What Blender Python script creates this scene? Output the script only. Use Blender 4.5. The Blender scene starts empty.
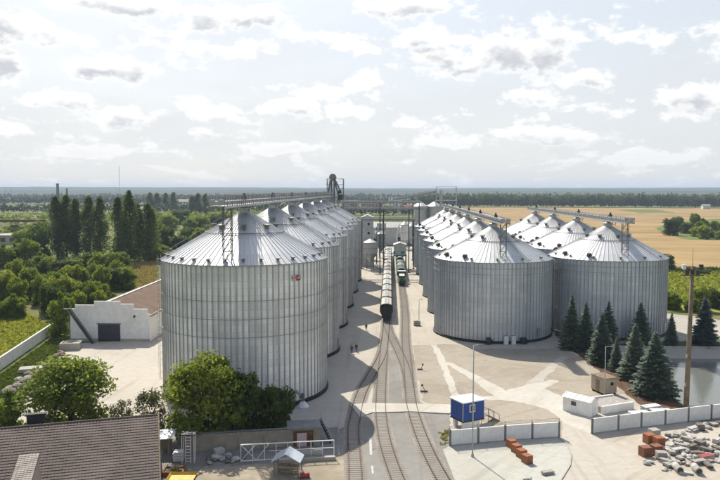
import bpy, bmesh, math, random
from mathutils import Vector, Matrix, Euler
R = math.radians
random.seed(7)
S = bpy.context.scene
COL = S.collection

# ------------------------------------------------------------------ camera
F, CAMH = 700.0, 34.0                       # focal length in photo pixels, drone height
PITCH = math.atan(50 / F)
YAW = math.atan(30 / F * math.cos(PITCH))   # camera looks a little left of the rail direction (+Y)
cam_d = bpy.data.cameras.new('camera')
cam_d.sensor_width = 36; cam_d.lens = 36 * F / 720
cam_d.clip_start = 0.5; cam_d.clip_end = 60000
cam = bpy.data.objects.new('camera', cam_d); COL.objects.link(cam)
cam.location = (0, 0, CAMH)
cam.rotation_euler = (math.pi / 2 - PITCH, 0, YAW)
S.camera = cam
_f = Vector((-math.sin(YAW) * math.cos(PITCH), math.cos(YAW) * math.cos(PITCH), -math.sin(PITCH)))
_r = Vector((math.cos(YAW), math.sin(YAW), 0)); _u = _r.cross(_f)
def ray(x, y): return _f + _r * ((x - 360) / F) + _u * ((240 - y) / F)
def G(x, y, z=0.0):                         # photo pixel -> point on the level z
    d = ray(x, y); t = (z - CAMH) / d.z
    return Vector((0, 0, CAMH)) + d * t
def AY(x, y, Y):                            # photo pixel -> point at depth Y
    d = ray(x, y); return Vector((0, 0, CAMH)) + d * (Y / d.y)

# ------------------------------------------------------------------ sun, sky, exposure
SUN = Vector((-0.38, 0.92, 1.0)).normalized()
sl = bpy.data.lights.new('sun', 'SUN'); sl.energy = 4.7; sl.angle = R(0.55); sl.color = (1.0, 0.93, 0.81)
so = bpy.data.objects.new('sun', sl); COL.objects.link(so)
so.rotation_euler = SUN.to_track_quat('Z', 'Y').to_euler()
so.location = (0, 0, 80)

W = bpy.data.worlds.new('World'); S.world = W; W.use_nodes = True
def build_sky():
    nt = W.node_tree; nt.nodes.clear(); N = nt.nodes; L = nt.links
    def m(op, a, b=None, c=None, clamp=False):
        n = N.new('ShaderNodeMath'); n.operation = op; n.use_clamp = clamp
        for i, v in enumerate((a, b, c)):
            if v is None: continue
            if hasattr(v, 'links'): L.new(v, n.inputs[i])
            else: n.inputs[i].default_value = v
        return n.outputs[0]
    def smooth(v, a, b):
        n = N.new('ShaderNodeMapRange'); n.interpolation_type = 'SMOOTHSTEP'
        L.new(v, n.inputs[0]); n.inputs[1].default_value = a; n.inputs[2].default_value = b
        return n.outputs[0]
    def mixc(f, a, b):
        n = N.new('ShaderNodeMix'); n.data_type = 'RGBA'
        if hasattr(f, 'links'): L.new(f, n.inputs[0])
        else: n.inputs[0].default_value = f
        for i, v in ((6, a), (7, b)):
            if hasattr(v, 'links'): L.new(v, n.inputs[i])
            else: n.inputs[i].default_value = (*v, 1)
        return n.outputs[2]
    def comb(x, y, z=0.0):
        n = N.new('ShaderNodeCombineXYZ')
        for i, v in enumerate((x, y, z)):
            if hasattr(v, 'links'): L.new(v, n.inputs[i])
            else: n.inputs[i].default_value = v
        return n.outputs[0]
    def noise(vec, sc, det=6, rough=0.55, w=0.0):
        n = N.new('ShaderNodeTexNoise'); n.inputs['Scale'].default_value = sc
        n.inputs['Detail'].default_value = det; n.inputs['Roughness'].default_value = rough
        L.new(vec, n.inputs['Vector']); return n.outputs['Fac']
    tc = N.new('ShaderNodeTexCoord'); sp = N.new('ShaderNodeSeparateXYZ')
    L.new(tc.outputs['Generated'], sp.inputs[0])
    X, Y, Z = sp.outputs
    az = m('ARCTAN2', X, Y); el = m('ARCSINE', Z)
    sky = N.new('ShaderNodeTexSky'); sky.sky_type = 'NISHITA'; sky.sun_disc = False
    sky.sun_elevation = math.asin(SUN.z); sky.sun_rotation = math.atan2(SUN.x, SUN.y)
    sky.altitude = 150; sky.air_density = 1.0; sky.dust_density = 2.0; sky.ozone_density = 1.0
    k = N.new('ShaderNodeVectorMath'); k.operation = 'SCALE'; L.new(sky.outputs[0], k.inputs[0])
    k.inputs['Scale'].default_value = SKY_STRENGTH
    clear = k.outputs[0]
    # a thin veil of high white haze, thicker towards the horizon all round
    veil_n = noise(comb(m('MULTIPLY', az, 1.6), m('MULTIPLY', el, 5.0), 3.1), 2.2, 5, 0.6)
    veil = m('MULTIPLY', m('SUBTRACT', 1.0, smooth(el, 0.05, 0.75)), m('ADD', 0.68, m('MULTIPLY', veil_n, 0.4)), None, True)
    base = mixc(veil, clear, (0.58, 0.60, 0.618))
    # cumulus: every mass has its own place in the sky and is torn into billows by noise; smaller scraps drift everywhere
    def vmath(op, a, b_=None, c_=None):
        n = N.new('ShaderNodeVectorMath'); n.operation = op
        for i_, v_ in enumerate((a, b_, c_)):
            if v_ is None: continue
            if hasattr(v_, 'links'): L.new(v_, n.inputs[i_])
            else: n.inputs[i_].default_value = v_
        return n.outputs['Value' if op == 'LENGTH' else 'Vector']
    masses = [(462, 62, 50, 17), (508, 52, 46, 24), (545, 48, 36, 26), (436, 58, 26, 14), (520, 97, 36, 12), (586, 79, 28, 13), (410, 44, 26, 11),
              (205, 24, 34, 15), (248, 16, 44, 15), (95, 66, 34, 12), (132, 72, 36, 14), (0, 62, 24, 22), (415, 8, 62, 13), (694, 97, 56, 19),
              (290, 108, 36, 13), (352, 108, 26, 9), (413, 122, 26, 7), (122, 118, 46, 14), (8, 128, 28, 10),
              (362, 79, 32, 10), (360, 46, 30, 8), (95, 153, 66, 8),
              (545, 134, 76, 11), (640, 155, 80, 8), (440, 141, 50, 9), (120, 6, 80, 12), (25, 30, 60, 16), (290, 148, 64, 8), (220, 110, 46, 10), (60, 100, 40, 12)]
    pos = comb(az, el, 0.0)
    wn = N.new('ShaderNodeTexNoise'); wn.inputs['Scale'].default_value = 1.0; wn.inputs['Detail'].default_value = 3
    L.new(vmath('MULTIPLY', pos, (20.0, 30.0, 0.0)), wn.inputs['Vector'])
    warp = vmath('MULTIPLY', vmath('SUBTRACT', wn.outputs['Color'], (0.5, 0.5, 0.5)), (0.055, 0.034, 0.0))
    posw = vmath('ADD', pos, warp)
    def field(shift, det, hmin=0):
        p0 = vmath('ADD', posw, (shift[0], shift[1], 0.0)); best = None
        for (px, py, hw, hh) in masses:
            if hh < hmin: continue
            d = ray(px, py).normalized(); a0 = math.atan2(d.x, d.y); e0 = math.asin(d.z)
            kx, ky = F / hw, F / hh
            ln = vmath('LENGTH', vmath('MULTIPLY_ADD', p0, (kx, ky, 0.0), (-a0 * kx, -e0 * ky, 0.0)))
            best = ln if best is None else m('MINIMUM', best, ln)
        mass = m('MULTIPLY', m('SUBTRACT', 0.92, best), 0.52)
        q0 = vmath('ADD', pos, (shift[0], shift[1], 0.0))
        n1 = noise(vmath('MULTIPLY', q0, (16.0, 27.0, 0.0)), 1.0, det, 0.66)
        if hmin:
            return m('ADD', mass, m('MULTIPLY', m('SUBTRACT', n1, 0.5), 1.35))
        den = m('ADD', m('MAXIMUM', el, 0.0), 0.10)
        scraps = noise(comb(m('DIVIDE', az, den), m('MULTIPLY', m('LOGARITHM', den, 2.718), 3.6), 4.0), 1.5, 3, 0.55)
        mass = m('MAXIMUM', mass, m('MULTIPLY', m('SUBTRACT', scraps, 0.565), 1.5))
        mass = m('MAXIMUM', mass, -0.6)
        n2_ = noise(vmath('MULTIPLY', q0, (62.0, 90.0, 0.0)), 1.0, 4, 0.62)
        return m('ADD', m('ADD', mass, m('MULTIPLY', m('SUBTRACT', n1, 0.5), 1.35)), m('MULTIPLY', m('SUBTRACT', n2_, 0.5), 0.50))
    t = field((0.0, 0.0), 6)
    t_up = field((-0.007, 0.012), 3, 11)
    cov = m('MULTIPLY', smooth(t, -0.04, 0.20), m('ADD', 0.45, m('MULTIPLY', smooth(el, 0.02, 0.12), 0.55)))
    shade = m('MULTIPLY', smooth(t_up, -0.03, 0.46), smooth(t, 0.02, 0.34))
    thick = smooth(t, 0.10, 0.75)
    tint = mixc(m('MAXIMUM', m('MULTIPLY', shade, 0.85), m('MULTIPLY', thick, 0.22)), CLOUD_LIT, CLOUD_BASE)
    up = m('GREATER_THAN', el, -0.02)
    col = mixc(m('MULTIPLY', m('MULTIPLY', cov, 0.92), up), base, tint)
    bg = N.new('ShaderNodeBackground'); L.new(col, bg.inputs[0]); bg.inputs[1].default_value = 1.0
    out = N.new('ShaderNodeOutputWorld'); L.new(bg.outputs[0], out.inputs[0])
SKY_STRENGTH = 0.12
CLOUD_LIT = (0.84, 0.835, 0.825); CLOUD_BASE = (0.41, 0.43, 0.465)
build_sky()

S.render.engine = 'CYCLES'
W.cycles.sampling_method = 'MANUAL'; W.cycles.sample_map_resolution = 512
S.cycles.max_bounces = 4; S.cycles.diffuse_bounces = 3; S.cycles.glossy_bounces = 2; S.cycles.transmission_bounces = 2; S.cycles.volume_bounces = 0
S.cycles.use_adaptive_sampling = True; S.cycles.adaptive_threshold = 0.03
S.view_settings.view_transform = 'Standard'
S.view_settings.look = 'None'
S.view_settings.exposure = 0.45
S.view_settings.gamma = 1.0
S.view_settings.use_curve_mapping = False

# ------------------------------------------------------------------ mesh helpers
class MB:
    def __init__(self): self.v = []; self.f = []
    def add(self, vs, fs):
        o = len(self.v); self.v.extend(tuple(p) for p in vs); self.f.extend(tuple(i + o for i in q) for q in fs)
        return self
    def box(self, cx, cy, cz, sx, sy, sz, rz=0.0, top=1.0):
        c, s = math.cos(rz), math.sin(rz); vs = []
        for z, k in ((-.5, 1.0), (.5, top)):
            for x, y in ((-.5, -.5), (.5, -.5), (.5, .5), (-.5, .5)):
                X, Y = x * sx * k, y * sy * k
                vs.append((cx + X * c - Y * s, cy + X * s + Y * c, cz + z * sz))
        return self.add(vs, [(3, 2, 1, 0), (4, 5, 6, 7), (0, 1, 5, 4), (1, 2, 6, 5), (2, 3, 7, 6), (3, 0, 4, 7)])
    def beam(self, p0, p1, w, h=None):
        h = h or w; p0 = Vector(p0); p1 = Vector(p1); d = (p1 - p0).normalized()
        a = Vector((0, 0, 1)) if abs(d.z) < 0.95 else Vector((0, 1, 0))
        s = d.cross(a).normalized() * (w / 2); t = s.cross(d).normalized() * (h / 2)
        vs = [p + q for p in (p0, p1) for q in (-s - t, s - t, s + t, -s + t)]
        return self.add(vs, [(0, 1, 2, 3), (7, 6, 5, 4), (0, 4, 5, 1), (1, 5, 6, 2), (2, 6, 7, 3), (3, 7, 4, 0)])
    def tube(self, p0, p1, r0, r1=None, n=8, caps=True):
        r1 = r0 if r1 is None else r1; p0 = Vector(p0); p1 = Vector(p1); d = (p1 - p0).normalized()
        a = Vector((0, 0, 1)) if abs(d.z) < 0.95 else Vector((0, 1, 0))
        s = d.cross(a).normalized(); t = s.cross(d)
        vs = []
        for p, r in ((p0, r0), (p1, r1)):
            for i in range(n):
                q = 2 * math.pi * i / n; vs.append(p + s * (r * math.cos(q)) + t * (r * math.sin(q)))
        fs = [(i, i + n, (i + 1) % n + n, (i + 1) % n) for i in range(n)]
        if caps: fs += [tuple(range(n)), tuple(range(2 * n - 1, n - 1, -1))]
        return self.add(vs, fs)
    def lathe(self, prof, n=32, cx=0, cy=0, cap=True):
        vs = []
        for r, z in prof:
            for i in range(n):
                q = 2 * math.pi * i / n; vs.append((cx + r * math.cos(q), cy + r * math.sin(q), z))
        fs = []
        for j in range(len(prof) - 1):
            for i in range(n):
                k = (i + 1) % n; fs.append((j * n + i, j * n + k, (j + 1) * n + k, (j + 1) * n + i))
        if cap:
            fs.append(tuple(range(n - 1, -1, -1))); fs.append(tuple((len(prof) - 1) * n + i for i in range(n)))
        return self.add(vs, fs)
    def prism(self, poly, z0, z1):
        n = len(poly)
        vs = [(p[0], p[1], z0) for p in poly] + [(p[0], p[1], z1) for p in poly]
        return self.add(vs, [tuple(range(n - 1, -1, -1)), tuple(range(n, 2 * n))] + [(i, (i + 1) % n, (i + 1) % n + n, i + n) for i in range(n)])
    def mesh(self, name, mat, smooth=False):
        me = bpy.data.meshes.new(name); me.from_pydata(self.v, [], self.f); me.validate()
        bm = bmesh.new(); bm.from_mesh(me); bmesh.ops.recalc_face_normals(bm, faces=bm.faces); bm.to_mesh(me); bm.free()
        if mat: me.materials.append(mat)
        if smooth:
            for p in me.polygons: p.use_smooth = True
        return me
    def build(self, name, mat, parent=None, smooth=False):
        return link(name, self.mesh(name, mat, smooth), parent)
def link(name, me, parent=None):
    o = bpy.data.objects.new(name, me); COL.objects.link(o)
    if parent: o.parent = parent
    return o
def tag(o, label, cat, group=None, kind=None):
    o['label'] = label
    if cat: o['category'] = cat
    if group: o['group'] = group
    if kind: o['kind'] = kind
    return o
def thing(name, label, cat, loc=(0, 0, 0), rz=0.0, group=None):
    o = bpy.data.objects.new(name, None); COL.objects.link(o); o.empty_display_size = 0.5
    o.location = loc; o.rotation_euler = (0, 0, rz)
    return tag(o, label, cat, group)
def struct(name, mb, mat, label=None, smooth=False):
    o = mb.build(name, mat, None, smooth); o['kind'] = 'structure'
    if label: o['label'] = label
    return o
ERND = random.Random(31)
ROUGH = {'worn_apron': 0.45, 'pale_track': 0.30, 'grey_apron': 0.6, 'soil_strip': 0.35, 'storage_lot': 0.4, 'dusty_lot': 0.6, 'rail_yard': 0.25, 'meadow': 2.5, 'crop_strip': 6.0, 'field_verge': 3.0, 'yard': 0.5, 'access_road': 0.5}
def sheet(name, pts, z, mat, label=None):
    amp = ROUGH.get(name, 0.0)
    if amp:                              # worn, uneven edges
        out = []; stp = amp * 2.2
        for a, b_ in zip(pts, pts[1:] + pts[:1]):
            a = Vector((a[0], a[1])); b_ = Vector((b_[0], b_[1])); n_ = max(1, min(60, int((b_ - a).length / stp)))
            nn = Vector((-(b_ - a).y, (b_ - a).x)).normalized(); w_ = 0.0
            for k in range(n_):
                w_ = w_ * 0.6 + ERND.uniform(-1, 1) * amp * 0.6
                out.append(a.lerp(b_, k / n_) + nn * (w_ if k else 0.0))
        pts = out
    vs = [(p[0], p[1], z) for p in pts]
    me = bpy.data.meshes.new(name); me.from_pydata(vs, [], [tuple(range(len(vs)))])
    bm = bmesh.new(); bm.from_mesh(me)
    for fc in bm.faces:
        if fc.normal.z < 0: fc.normal_flip()
    bmesh.ops.triangulate(bm, faces=bm.faces); bm.to_mesh(me); bm.free()
    me.materials.append(mat)
    o = link(name, me); o['kind'] = 'structure'
    if label: o['label'] = label
    return o
def PX(*pts): return [G(x, y) for x, y in pts]

# ------------------------------------------------------------------ materials
MATS = {}
def nodes_of(name):
    m = bpy.data.materials.new(name); m.use_nodes = True
    nt = m.node_tree; b = nt.nodes['Principled BSDF']
    return m, nt, b
def mat(name, c, rough=0.8, metal=0.0, var=0.15, scale=1.5, bump=0.0, bscale=20.0, spec=0.4, c2=None, big=None):
    """procedural paint / metal / stone: two noise scales vary the colour, fine noise gives relief"""
    if name in MATS: return MATS[name]
    m, nt, b = nodes_of(name); N, L = nt.nodes, nt.links
    tc = N.new('ShaderNodeTexCoord')
    n1 = N.new('ShaderNodeTexNoise'); n1.inputs['Scale'].default_value = scale; n1.inputs['Detail'].default_value = 7; n1.inputs['Roughness'].default_value = 0.65
    L.new(tc.outputs['Object'], n1.inputs['Vector'])
    rp = N.new('ShaderNodeValToRGB'); L.new(n1.outputs['Fac'], rp.inputs[0])
    c2 = c2 or tuple(x * (1 - var * 1.6) for x in c)
    rp.color_ramp.elements[0].position = 0.32; rp.color_ramp.elements[1].position = 0.68
    rp.color_ramp.elements[0].color = (*c2, 1); rp.color_ramp.elements[1].color = (*[min(1, x * (1 + var * 0.5)) for x in c], 1)
    col = rp.outputs[0]
    if big:
        n2 = N.new('ShaderNodeTexNoise'); n2.inputs['Scale'].default_value = big[0]; n2.inputs['Detail'].default_value = 5
        n2.inputs['Distortion'].default_value = 0.6
        L.new(tc.outputs['Object'], n2.inputs['Vector'])
        r2 = N.new('ShaderNodeValToRGB'); L.new(n2.outputs['Fac'], r2.inputs[0])
        r2.color_ramp.elements[0].position = big[2] if len(big) > 2 else 0.42; r2.color_ramp.elements[1].position = big[3] if len(big) > 3 else 0.62
        mx = N.new('ShaderNodeMix'); mx.data_type = 'RGBA'; L.new(r2.outputs[0], mx.inputs[0]); L.new(col, mx.inputs[6]); mx.inputs[7].default_value = (*big[1], 1)
        col = mx.outputs[2]
    L.new(col, b.inputs['Base Color'])
    b.inputs['Roughness'].default_value = rough; b.inputs['Metallic'].default_value = metal
    b.inputs['Specular IOR Level'].default_value = spec
    if bump:
        n3 = N.new('ShaderNodeTexNoise'); n3.inputs['Scale'].default_value = bscale; n3.inputs['Detail'].default_value = 4
        L.new(tc.outputs['Object'], n3.inputs['Vector'])
        bp = N.new('ShaderNodeBump'); bp.inputs['Strength'].default_value = bump; bp.inputs['Distance'].default_value = 0.05
        L.new(n3.outputs['Fac'], bp.inputs['Height']); L.new(bp.outputs[0], b.inputs['Normal'])
    MATS[name] = m; return m
def paving(name, c, dirt, crack=0.5, rot=0.0, joint=None, amount=0.55):
    """worn paving: mottled tone, drifted dust, long wheel streaks, dark spots and thin cracks"""
    m, nt, b = nodes_of(name); N, L = nt.nodes, nt.links
    tc = N.new('ShaderNodeTexCoord'); P0 = tc.outputs['Object']
    def nz(scale, det=6, rough=0.6, vec=None, dist=0.0):
        n = N.new('ShaderNodeTexNoise'); n.inputs['Scale'].default_value = scale; n.inputs['Detail'].default_value = det; n.inputs['Roughness'].default_value = rough; n.inputs['Distortion'].default_value = dist
        L.new(vec or P0, n.inputs['Vector']); return n.outputs['Fac']
    def rng(v, a, b_, lo, hi):
        n = N.new('ShaderNodeMapRange'); n.interpolation_type = 'SMOOTHSTEP'; L.new(v, n.inputs[0])
        for i_, q in enumerate((a, b_, lo, hi)): n.inputs[i_ + 1].default_value = q
        return n.outputs[0]
    def mix(f, a, b_):
        n = N.new('ShaderNodeMix'); n.data_type = 'RGBA'; L.new(f, n.inputs[0])
        for i_, v in ((6, a), (7, b_)):
            if hasattr(v, 'links'): L.new(v, n.inputs[i_])
            else: n.inputs[i_].default_value = (*v, 1)
        return n.outputs[2]
    col = mix(rng(nz(0.9, 8, 0.7), 0.3, 0.7, 0, 1), tuple(x * 0.90 for x in c), tuple(min(1, x * 1.05) for x in c))
    col = mix(rng(nz(0.07, 7, 0.65, None, 1.0), 0.44, 0.66, 0, amount), col, dirt)
    mp = N.new('ShaderNodeMapping'); mp.inputs['Rotation'].default_value = (0, 0, rot); L.new(P0, mp.inputs[0])
    mp2 = N.new('ShaderNodeMapping'); mp2.inputs['Scale'].default_value = (0.55, 0.022, 1); L.new(mp.outputs[0], mp2.inputs[0])
    col = mix(rng(nz(1.0, 5, 0.6, mp2.outputs[0], 0.4), 0.52, 0.72, 0, 0.5), col, tuple(x * 0.80 for x in dirt))
    col = mix(rng(nz(0.35, 5, 0.6), 0.64, 0.74, 0, 0.55), col, tuple(x * 0.66 for x in dirt))
    vo = N.new('ShaderNodeTexVoronoi'); vo.feature = 'DISTANCE_TO_EDGE'; vo.inputs['Scale'].default_value = 0.16
    wv = N.new('ShaderNodeVectorMath'); wv.operation = 'ADD'; L.new(P0, wv.inputs[0])
    wn = N.new('ShaderNodeTexNoise'); wn.inputs['Scale'].default_value = 0.5; L.new(P0, wn.inputs['Vector'])
    ws = N.new('ShaderNodeVectorMath'); ws.operation = 'SCALE'; L.new(wn.outputs['Color'], ws.inputs[0]); ws.inputs['Scale'].default_value = 3.0; L.new(ws.outputs[0], wv.inputs[1])
    L.new(wv.outputs[0], vo.inputs['Vector'])
    col = mix(rng(vo.outputs['Distance'], 0.003, 0.010, crack * 0.3, 0.0), col, tuple(x * 0.5 for x in dirt))
    if joint:
        br = N.new('ShaderNodeTexBrick'); L.new(mp.outputs[0], br.inputs['Vector']); br.offset = 0.0
        br.inputs['Scale'].default_value = 1.0; br.inputs['Brick Width'].default_value = joint; br.inputs['Row Height'].default_value = joint; br.inputs['Mortar Size'].default_value = 0.03
        jm = N.new('ShaderNodeMath'); jm.operation = 'MULTIPLY'; L.new(br.outputs['Fac'], jm.inputs[0]); jm.inputs[1].default_value = 0.55
        col = mix(jm.outputs[0], col, tuple(x * 0.55 for x in dirt))
    L.new(col, b.inputs['Base Color']); b.inputs['Roughness'].default_value = 0.93; b.inputs['Specular IOR Level'].default_value = 0.15
    bp = N.new('ShaderNodeBump'); bp.inputs['Strength'].default_value = 0.3; bp.inputs['Distance'].default_value = 0.05
    L.new(nz(3.5, 6, 0.7), bp.inputs['Height']); L.new(bp.outputs[0], b.inputs['Normal'])
    return m
def metal_sheet(name, c, course, panel, metal=0.55, rough=0.46, var=0.10, streak=0.10):
    """galvanised sheet in UV metres: courses, staggered sheets of slightly different tone, fine corrugation, dust streaks"""
    m, nt, b = nodes_of(name); N, L = nt.nodes, nt.links
    uv = N.new('ShaderNodeUVMap'); uv.uv_map = 'UVMap'
    br = N.new('ShaderNodeTexBrick'); L.new(uv.outputs[0], br.inputs['Vector'])
    br.inputs['Scale'].default_value = 1.0; br.inputs['Brick Width'].default_value = panel; br.inputs['Row Height'].default_value = course
    br.inputs['Mortar Size'].default_value = 0.018; br.inputs['Mortar Smooth'].default_value = 0.3
    br.inputs['Color1'].default_value = (*[x * (1 - var) for x in c], 1)
    br.inputs['Color2'].default_value = (*[min(1, x * (1 + var)) for x in c], 1)
    br.inputs['Mortar'].default_value = (*[x * 0.62 for x in c], 1)
    mp = N.new('ShaderNodeMapping'); mp.inputs['Scale'].default_value = (1.3, 0.05, 1); L.new(uv.outputs[0], mp.inputs[0])
    ns = N.new('ShaderNodeTexNoise'); ns.inputs['Scale'].default_value = 1.0; ns.inputs['Detail'].default_value = 6; L.new(mp.outputs[0], ns.inputs['Vector'])
    mp2 = N.new('ShaderNodeMapping'); mp2.inputs['Scale'].default_value = (0.09, 0.13, 1); L.new(uv.outputs[0], mp2.inputs[0])
    ns2 = N.new('ShaderNodeTexNoise'); ns2.inputs['Scale'].default_value = 1.0; ns2.inputs['Detail'].default_value = 5; L.new(mp2.outputs[0], ns2.inputs['Vector'])
    ad = N.new('ShaderNodeMath'); ad.operation = 'ADD'; L.new(ns.outputs['Fac'], ad.inputs[0]); L.new(ns2.outputs['Fac'], ad.inputs[1])
    mr = N.new('ShaderNodeMapRange'); mr.inputs[1].default_value = 0.7; mr.inputs[2].default_value = 1.3
    mr.inputs[3].default_value = 1 - streak * 1.6; mr.inputs[4].default_value = 1 + streak; L.new(ad.outputs[0], mr.inputs[0])
    vm = N.new('ShaderNodeVectorMath'); vm.operation = 'SCALE'; L.new(br.outputs['Color'], vm.inputs[0]); L.new(mr.outputs[0], vm.inputs['Scale'])
    L.new(vm.outputs[0], b.inputs['Base Color'])
    b.inputs['Metallic'].default_value = metal
    rr = N.new('ShaderNodeMapRange'); rr.inputs[3].default_value = rough - 0.07; rr.inputs[4].default_value = rough + 0.12; L.new(ns2.outputs['Fac'], rr.inputs[0]); L.new(rr.outputs[0], b.inputs['Roughness'])
    wv = N.new('ShaderNodeTexWave'); wv.wave_type = 'BANDS'; wv.bands_direction = 'Y'; wv.inputs['Scale'].default_value = 1.5; wv.inputs['Distortion'].default_value = 0
    L.new(uv.outputs[0], wv.inputs['Vector'])
    bp = N.new('ShaderNodeBump'); bp.inputs['Strength'].default_value = 0.35; bp.inputs['Distance'].default_value = 0.012
    L.new(wv.outputs['Fac'], bp.inputs['Height']); L.new(bp.outputs[0], b.inputs['Normal'])
    return m
def leaf_mat(name, c_dark, c_light, trans=0.35, hue=0.03):
    m, nt, b = nodes_of(name); N, L = nt.nodes, nt.links
    at = N.new('ShaderNodeAttribute'); at.attribute_name = 'tint'
    oi = N.new('ShaderNodeObjectInfo')
    ad = N.new('ShaderNodeMath'); ad.operation = 'MULTIPLY_ADD'; L.new(oi.outputs['Random'], ad.inputs[0]); ad.inputs[1].default_value = 0.4; ad.inputs[2].default_value = -0.2
    a2 = N.new('ShaderNodeMath'); a2.use_clamp = True; L.new(at.outputs['Fac'], a2.inputs[0]); L.new(ad.outputs[0], a2.inputs[1])
    mx = N.new('ShaderNodeMix'); mx.data_type = 'RGBA'; L.new(a2.outputs[0], mx.inputs[0])
    mx.inputs[6].default_value = (*c_dark, 1); mx.inputs[7].default_value = (*c_light, 1)
    df = N.new('ShaderNodeBsdfPrincipled'); df.inputs['Roughness'].default_value = 0.6; df.inputs['Specular IOR Level'].default_value = 0.25
    L.new(mx.outputs[2], df.inputs['Base Color'])
    tr = N.new('ShaderNodeBsdfTranslucent')
    vm = N.new('ShaderNodeVectorMath'); vm.operation = 'MULTIPLY'; L.new(mx.outputs[2], vm.inputs[0]); vm.inputs[1].default_value = (1.25, 1.3, 0.7); L.new(vm.outputs[0], tr.inputs[0])
    ms = N.new('ShaderNodeMixShader'); ms.inputs[0].default_value = trans
    L.new(df.outputs[0], ms.inputs[1]); L.new(tr.outputs[0], ms.inputs[2])
    L.new(ms.outputs[0], N['Material Output'].inputs[0]); N.remove(b)
    return m

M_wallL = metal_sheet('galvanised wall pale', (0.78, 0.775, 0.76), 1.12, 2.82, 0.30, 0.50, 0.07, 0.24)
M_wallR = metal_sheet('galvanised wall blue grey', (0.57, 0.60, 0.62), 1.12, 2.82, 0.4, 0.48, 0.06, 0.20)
M_roof = metal_sheet('galvanised roof', (0.60, 0.61, 0.615), 4.4, 0.94, 0.30, 0.45, 0.05, 0.09)
M_galv = mat('galvanised steel', (0.42, 0.43, 0.43), 0.5, 0.5, 0.12, 0.8)
M_galvd = mat('weathered steel', (0.20, 0.21, 0.21), 0.6, 0.4, 0.2, 0.8)
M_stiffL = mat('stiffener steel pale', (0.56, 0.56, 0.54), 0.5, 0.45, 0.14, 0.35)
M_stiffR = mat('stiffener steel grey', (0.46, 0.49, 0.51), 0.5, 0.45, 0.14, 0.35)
M_gal2 = mat('gallery steel', (0.27, 0.28, 0.27), 0.55, 0.4, 0.2, 0.8)
M_ring = mat('ring steel', (0.36, 0.37, 0.37), 0.5, 0.4, 0.2, 0.3)
M_dark = mat('dark steel', (0.055, 0.055, 0.058), 0.6, 0.3, 0.3, 1.0)
M_black = mat('bitumen black', (0.028, 0.028, 0.03), 0.75, 0, 0.4, 0.7)
M_vent = mat('vent grey', (0.20, 0.20, 0.195), 0.6, 0.3, 0.25, 2.0)
M_fan = mat('fan brown', (0.13, 0.11, 0.09), 0.65, 0.2, 0.3, 2.0)
M_conc = mat('concrete pale', (0.42, 0.395, 0.345), 0.9, 0, 0.12, 0.5, 0.25, 6.0, 0.2, big=(0.05, (0.34, 0.315, 0.265)))
M_concrete_wall = mat('concrete wall', (0.42, 0.40, 0.36), 0.9, 0, 0.15, 1.2, 0.3, 8.0, 0.2)
M_white = mat('white paint weathered', (0.78, 0.77, 0.74), 0.75, 0, 0.10, 1.0, 0.1, 6.0, 0.3, big=(0.35, (0.66, 0.64, 0.60), 0.5, 0.75))
M_white2 = mat('white steel', (0.70, 0.71, 0.72), 0.55, 0.1, 0.12, 1.4)
M_blue = mat('blue paint', (0.032, 0.082, 0.31), 0.5, 0.1, 0.16, 1.6, 0.05, 12)
M_glass = mat('window glass', (0.03, 0.035, 0.04), 0.08, 0.0, 0.2, 2.0, spec=0.9)
M_door = mat('charcoal door', (0.05, 0.055, 0.07), 0.6, 0.2, 0.2, 1.5)
M_brick = mat('orange brick', (0.34, 0.13, 0.055), 0.85, 0, 0.25, 3.0, 0.3, 15)
M_brick2 = mat('brown brick', (0.26, 0.11, 0.06), 0.85, 0, 0.3, 3.0, 0.3, 15)
M_block = mat('grey block', (0.38, 0.355, 0.32), 0.9, 0, 0.25, 2.2, 0.35, 9)
M_block2 = mat('pale wrapped block', (0.50, 0.485, 0.455), 0.75, 0, 0.22, 2.2, 0.25, 7)
M_block3 = mat('dark block', (0.20, 0.175, 0.15), 0.9, 0, 0.3, 2.2, 0.35, 9)
M_stone = mat('rough stone', (0.25, 0.225, 0.19), 0.95, 0, 0.3, 1.6, 0.6, 5)
M_stone2 = mat('red stone', (0.26, 0.16, 0.13), 0.95, 0, 0.3, 1.6, 0.6, 5)
M_bark = mat('bark', (0.085, 0.065, 0.048), 0.95, 0, 0.35, 3.0, 0.5, 9)
M_wood = mat('old wood', (0.24, 0.18, 0.12), 0.9, 0, 0.3, 2.0, 0.2, 8)
M_rust = mat('rusty brown', (0.16, 0.075, 0.045), 0.85, 0.1, 0.35, 2.0)
M_yellow = mat('yellow plastic', (0.62, 0.40, 0.045), 0.6, 0, 0.2, 1.5)
M_red = mat('red paint', (0.36, 0.06, 0.055), 0.6, 0, 0.2, 2.0)
M_pink = mat('faded pink sign', (0.58, 0.42, 0.40), 0.6, 0, 0.12, 2.0)
M_railtop = mat('rail steel', (0.075, 0.048, 0.033), 0.65, 0.15, 0.3, 0.8)
M_sleeper = mat('sleeper concrete', (0.30, 0.275, 0.24), 0.95, 0, 0.22, 0.8)
M_green = mat('locomotive green', (0.03, 0.10, 0.055), 0.5, 0.1, 0.2, 1.0)
M_teal = mat('teal paint', (0.03, 0.16, 0.14), 0.55, 0.1, 0.2, 1.0)
M_pgreen = mat('pale green paint', (0.42, 0.47, 0.42), 0.6, 0.1, 0.15, 0.6)
M_skin = mat('skin', (0.45, 0.27, 0.2), 0.6)

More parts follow.
